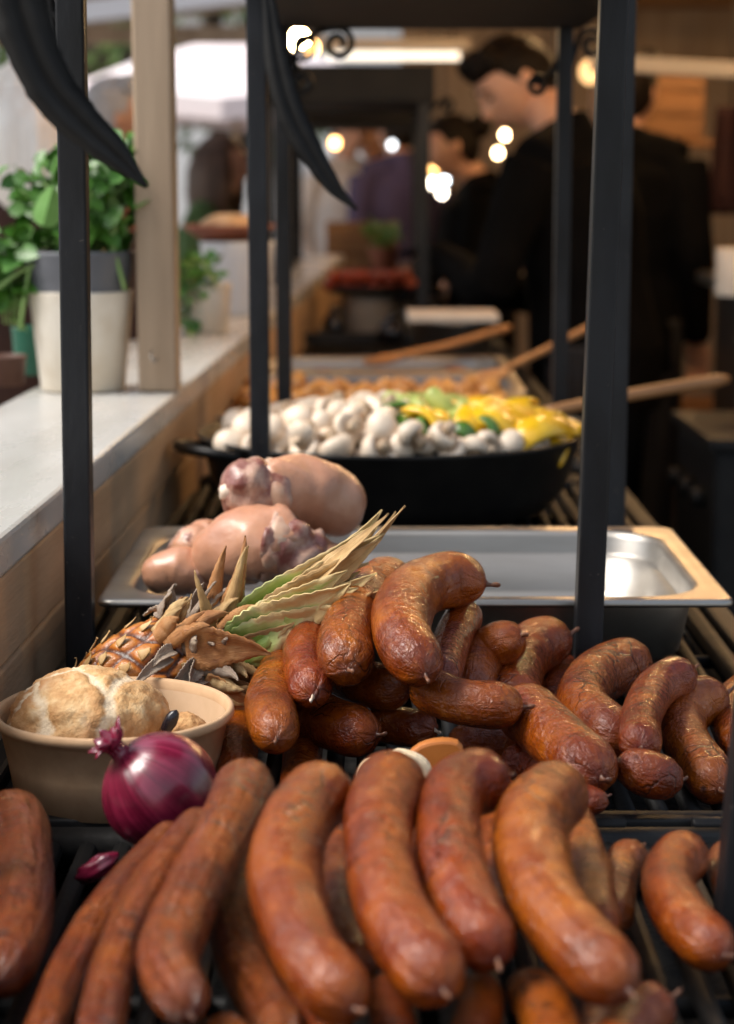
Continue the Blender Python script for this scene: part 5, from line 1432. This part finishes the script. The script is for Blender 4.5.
o = obj('steel_pot', MB().lathe([(0, 0), (.10, 0), (.105, .004), (.105, .12), (.11, .122), (.11, .128), (.10, .128), (.10, .01), (0, .01)], 32, (cc.x+.16, 3.45, .897), cap0=False, cap1=False), M['steel_d']); tag(o, 'dim steel pot standing on the gas cooker at the right', 'pot')

# ================================================================ LAMPS
def bulb(p, r, mat, label, group='warm light bulbs strung under the roof', drop=.35):
    o = obj('light_bulb', MB().ball(p, (r, r, r*1.15), 16, 12), mat, origin=p); tag(o, label, 'light bulb', group)
    p = Vector(p)
    obj('socket', MB().lathe([(0, 0), (r*.5, 0), (r*.5, r*1.2), (0, r*1.2)], 12, p+Vector((0, 0, r*1.1)), cap0=False, cap1=False), M['cord'], o)
    obj('cable', MB().tube([p+Vector((0, 0, r*2.2)), p+Vector((0, 0, max(.02, RZ0+.14-p.z)))], .002, 6), M['cord'], o)
E1 = emit('bulb_warm', (1, .66, .30), 60); E2 = emit('bulb_soft', (1, .66, .32), 14); E3 = emit('bulb_white', (1, .86, .66), 9); E4 = emit('bulb_cool', (.80, .92, 1), 7); E5 = emit('bulb_amber', (1, .50, .16), 6); E6 = emit('neck_glow', (1, .58, .24), .7)
bulb(at_y(299, 40, 3.45), .017, E1, 'brightest warm bulb beside the iron scroll at the top left of the second frame')
bulb(at_y(312, 48, 3.9), .014, E5, 'dimmer amber bulb just right of the brightest one')
for px, py, Y, r, m_, lab in ((505, 135, 7.6, .014, E2, 'upper bulb of three beside the cook, higher than the others'), (498, 153, 7.3, .014, E2, 'middle bulb of three beside the cook'), (508, 169, 7.0, .015, E2, 'lowest bulb of three beside the cook'),
                       (432, 183, 7.4, .015, E3, 'white bulb in the cluster left of the dark haired woman'), (444, 180, 7.6, .015, E4, 'cool white bulb in the cluster left of the dark haired woman'), (442, 193, 7.3, .014, E3, 'lower cream bulb in the cluster left of the dark haired woman'),
                       (434, 168, 7.9, .017, E5, 'amber bulb at the top of the cluster left of the dark haired woman'), (335, 143, 8.2, .019, E5, 'amber bulb glowing under the third frame shelf'), (392, 145, 8.4, .014, emit('bulb_dim', (.9, .95, 1), 2.5), 'faint white bulb under the third frame shelf')):
    bulb(at_y(px, py, Y), r, m_, lab)
E7 = emit('added_bulb', (1, .60, .26), 330)  # extra bulbs added out of view to warm the dark interior and far end
for x, y in ((.40, 3.35), (.95, 3.7), (1.45, 4.5), (.62, 5.3), (1.2, 6.1), (.1, 7.4)):
    bulb((x, y, 1.94 if y < 7 else 2.06), .020, E7, 'added warm bulb above the view, brightening the dark stall interior', 'added unseen bulbs lighting the stall interior')
tb = at_y(395, 56, 6.2)
t = empty('tube_light', tb)
obj('tube', MB().tube([tb+Vector((-.21, 0, 0)), tb+Vector((.20, 0, 0))], .013, 12), emit('tube_white', (1, .90, .74), .6), t)
obj('housing', MB().box(tb+Vector((0, 0, .035)), (.46, .06, .03)), M['duct'], t, smooth=False)
for s_ in (-1, 1): obj('hanger', MB().tube([tb+Vector((s_*.18, 0, .05)), tb+Vector((s_*.18, 0, RZ0+.14-tb.z))], .003, 6), M['cord'], t)
tag(t, 'white fluorescent tube hanging under the wooden roof', 'tube light')
# glowing ball added for the pale skin at the back of the cook's neck
neck_p = at_y(590, 72, 5.2)
bulb(neck_p, .028, E6, 'added glowing ball in place of the pale neck skin of the cook')

# ================================================================ OUTSIDE
GS = 120
o = obj('ground', MB().add([(-GS, -GS, 0), (GS, -GS, 0), (GS, GS, 0), (-GS, GS, 0)], [(0, 1, 2, 3)]), M['pave'], origin=(0, 0, 0), smooth=False); tag(o, kind='structure')
o = obj('stall_floor', MB().add([(-.5, -.4, .004), (2.55, -.4, .004), (2.55, 9.85, .004), (-.5, 9.85, .004)], [(0, 1, 2, 3)]), M['floor_in'], origin=(0, 0, 0), smooth=False); tag(o, kind='structure')
def parasol(c, r, zt, label):
    t = empty('market_parasol', c); b = MB(); V = [(c[0], c[1], zt)]; n = 8; F = []
    for q, z in ((.5, zt-.22), (1, zt-.52), (1.0, zt-.66)):
        for k in range(n*3):
            a = 2*math.pi*k/(n*3); sc_ = 1-.05*abs(math.sin(a*n/2)); V.append((c[0]+r*q*sc_*math.cos(a), c[1]+r*q*sc_*math.sin(a), z+.04*abs(math.sin(a*n/2))*q))
    m_ = n*3
    for k in range(m_): F.append((0, 1+k, 1+(k+1) % m_))
    for q in range(2):
        for k in range(m_): F.append((1+q*m_+k, 1+(q+1)*m_+k, 1+(q+1)*m_+(k+1) % m_, 1+q*m_+(k+1) % m_))
    obj('canopy', b.add(V, F), M['parasol'], t, solid=.006, smooth=False)
    obj('pole', MB().tube([(c[0], c[1], 0), (c[0], c[1], zt)], .03, 10), M['wood_post'], t)
    for k in range(n):
        a = 2*math.pi*(k)/n; obj('rib', MB().tube([(c[0], c[1], zt-.03), (c[0]+r*.97*math.cos(a), c[1]+r*.97*math.sin(a), zt-.54)], .010, 6), M['wood_post'], t)
    tag(t, label, 'parasol')
parasol((-.95, 14.5, 0), 1.5, 2.35, 'pale pink market parasol outside beyond the canopy')
def tree(c, h, cr, sd, label, nleaf=2600):
    rr = random.Random(sd); t = empty('tree', c); C = Vector(c)
    tr = MB().tube(cat([C, C+Vector((.1, 0, h*.3)), C+Vector((-.05, .1, h*.6)), C+Vector((.05, 0, h*.85))], 14), [h*.035*(1-.75*k/13) for k in range(14)], 10)
    cl = []
    for k in range(9):
        a = rr.uniform(0, 6.28); z = h*rr.uniform(.42, .95); q = cr*rr.uniform(.25, .85)
        e = C+Vector((q*math.cos(a), q*math.sin(a), z)); cl.append((e, cr*rr.uniform(.3, .55)))
        s_ = C+Vector((0, .05, h*rr.uniform(.35, .6))); tr.tube(cat([s_, s_.lerp(e, .5)+Vector((0, 0, .15)), e], 8), [h*.014*(1-.8*i/7) for i in range(8)], 7)
    obj('trunk', tr, M['bark'], t)
    b = MB()
    for k in range(nleaf):
        e, r_ = rr.choice(cl); d = Vector((rr.gauss(0, 1), rr.gauss(0, 1), rr.gauss(0, .8))).normalized()*r_*rr.random()**.4
        p = e+d; n_ = Vector((rr.uniform(-1, 1), rr.uniform(-1, 1), rr.uniform(.2, 1))).normalized(); u = n_.orthogonal().normalized(); v = n_.cross(u); s_ = rr.uniform(.06, .13)
        b.add([p-u*s_, p+v*s_*.6, p+u*s_, p-v*s_*.6], [(0, 1, 2, 3)])
    obj('crown', b, M['foliage'], t, smooth=False); tag(t, label, 'tree')
tree((-2.4, 17, 0), 4.6, 1.6, 1, 'leafy tree behind the grey haired man outside')
tree((-1.7, 22, 0), 5.0, 1.8, 2, 'leafy tree beyond the pale parasol')
tree((-5.2, 19, 0), 5.2, 2.0, 4, 'leafy tree at the far left outside')
hb = empty('market_house', (-3, 30, 0))
obj('wall', MB().box((-3.5, 31, 2.0), (16, 4, 4.0)), M['plaster'], hb, smooth=False)
obj('roof', MB().add([(-11.8, 28.6, 3.9), (4.8, 28.6, 3.9), (4.8, 31, 5.6), (-11.8, 31, 5.6), (-11.8, 33.4, 3.9), (4.8, 33.4, 3.9)], [(0, 1, 2, 3), (3, 2, 5, 4)]), M['roof_tile'], hb, solid=.12, smooth=False)
for x in (-9, -6.5, -4, -1.5, 1, 3):
    w = obj('window', MB().box((x, 28.97, 2.1), (1.0, .08, 1.4)), M['white_paint'], hb, smooth=False)
    obj('pane', MB().box((x, 28.925, 2.1), (.84, .02, 1.24)), M['gloss_b'], w, smooth=False)
tag(hb, 'pale plastered house beyond the market outside', 'house')

# ================================================================ LIGHT
world = bpy.data.worlds.new('World'); scene.world = world; world.use_nodes = True
nt = world.node_tree; bg = nt.nodes['Background']
sky = nt.nodes.new('ShaderNodeTexSky'); sky.sky_type = 'NISHITA'; sky.sun_disc = False
SE, SA = R(52), R(-98)        # elevation, azimuth measured from +Y towards +X
sky.sun_elevation = SE; sky.sun_rotation = SA; sky.air_density = 1.4; sky.dust_density = 3.0; sky.ozone_density = 1.2
hs = nt.nodes.new('ShaderNodeHueSaturation'); hs.inputs['Saturation'].default_value = .6   # thin overcast
nt.links.new(sky.outputs[0], hs.inputs['Color']); nt.links.new(hs.outputs[0], bg.inputs[0]); bg.inputs[1].default_value = .085
sl_ = bpy.data.lights.new('sun', 'SUN'); so = bpy.data.objects.new('sun', sl_); COL.objects.link(so)
sl_.energy = 1.5; sl_.angle = R(24); sl_.color = (1, .95, .88)
dirv = Vector((math.sin(SA)*math.cos(SE), math.cos(SA)*math.cos(SE), math.sin(SE)))
so.rotation_euler = dirv.to_track_quat('Z', 'Y').to_euler(); so.location = (-4, -3, 6)

vs = scene.view_settings; vs.view_transform = 'Standard'; vs.look = 'None'; vs.exposure = 1.45; vs.gamma = 1; vs.use_curve_mapping = False
scene.render.engine = 'CYCLES'; cy = scene.cycles
cy.use_denoising = True; cy.max_bounces = 7; cy.diffuse_bounces = 4; cy.glossy_bounces = 4; cy.caustics_reflective = False; cy.caustics_refractive = False
cy.sample_clamp_indirect = 6
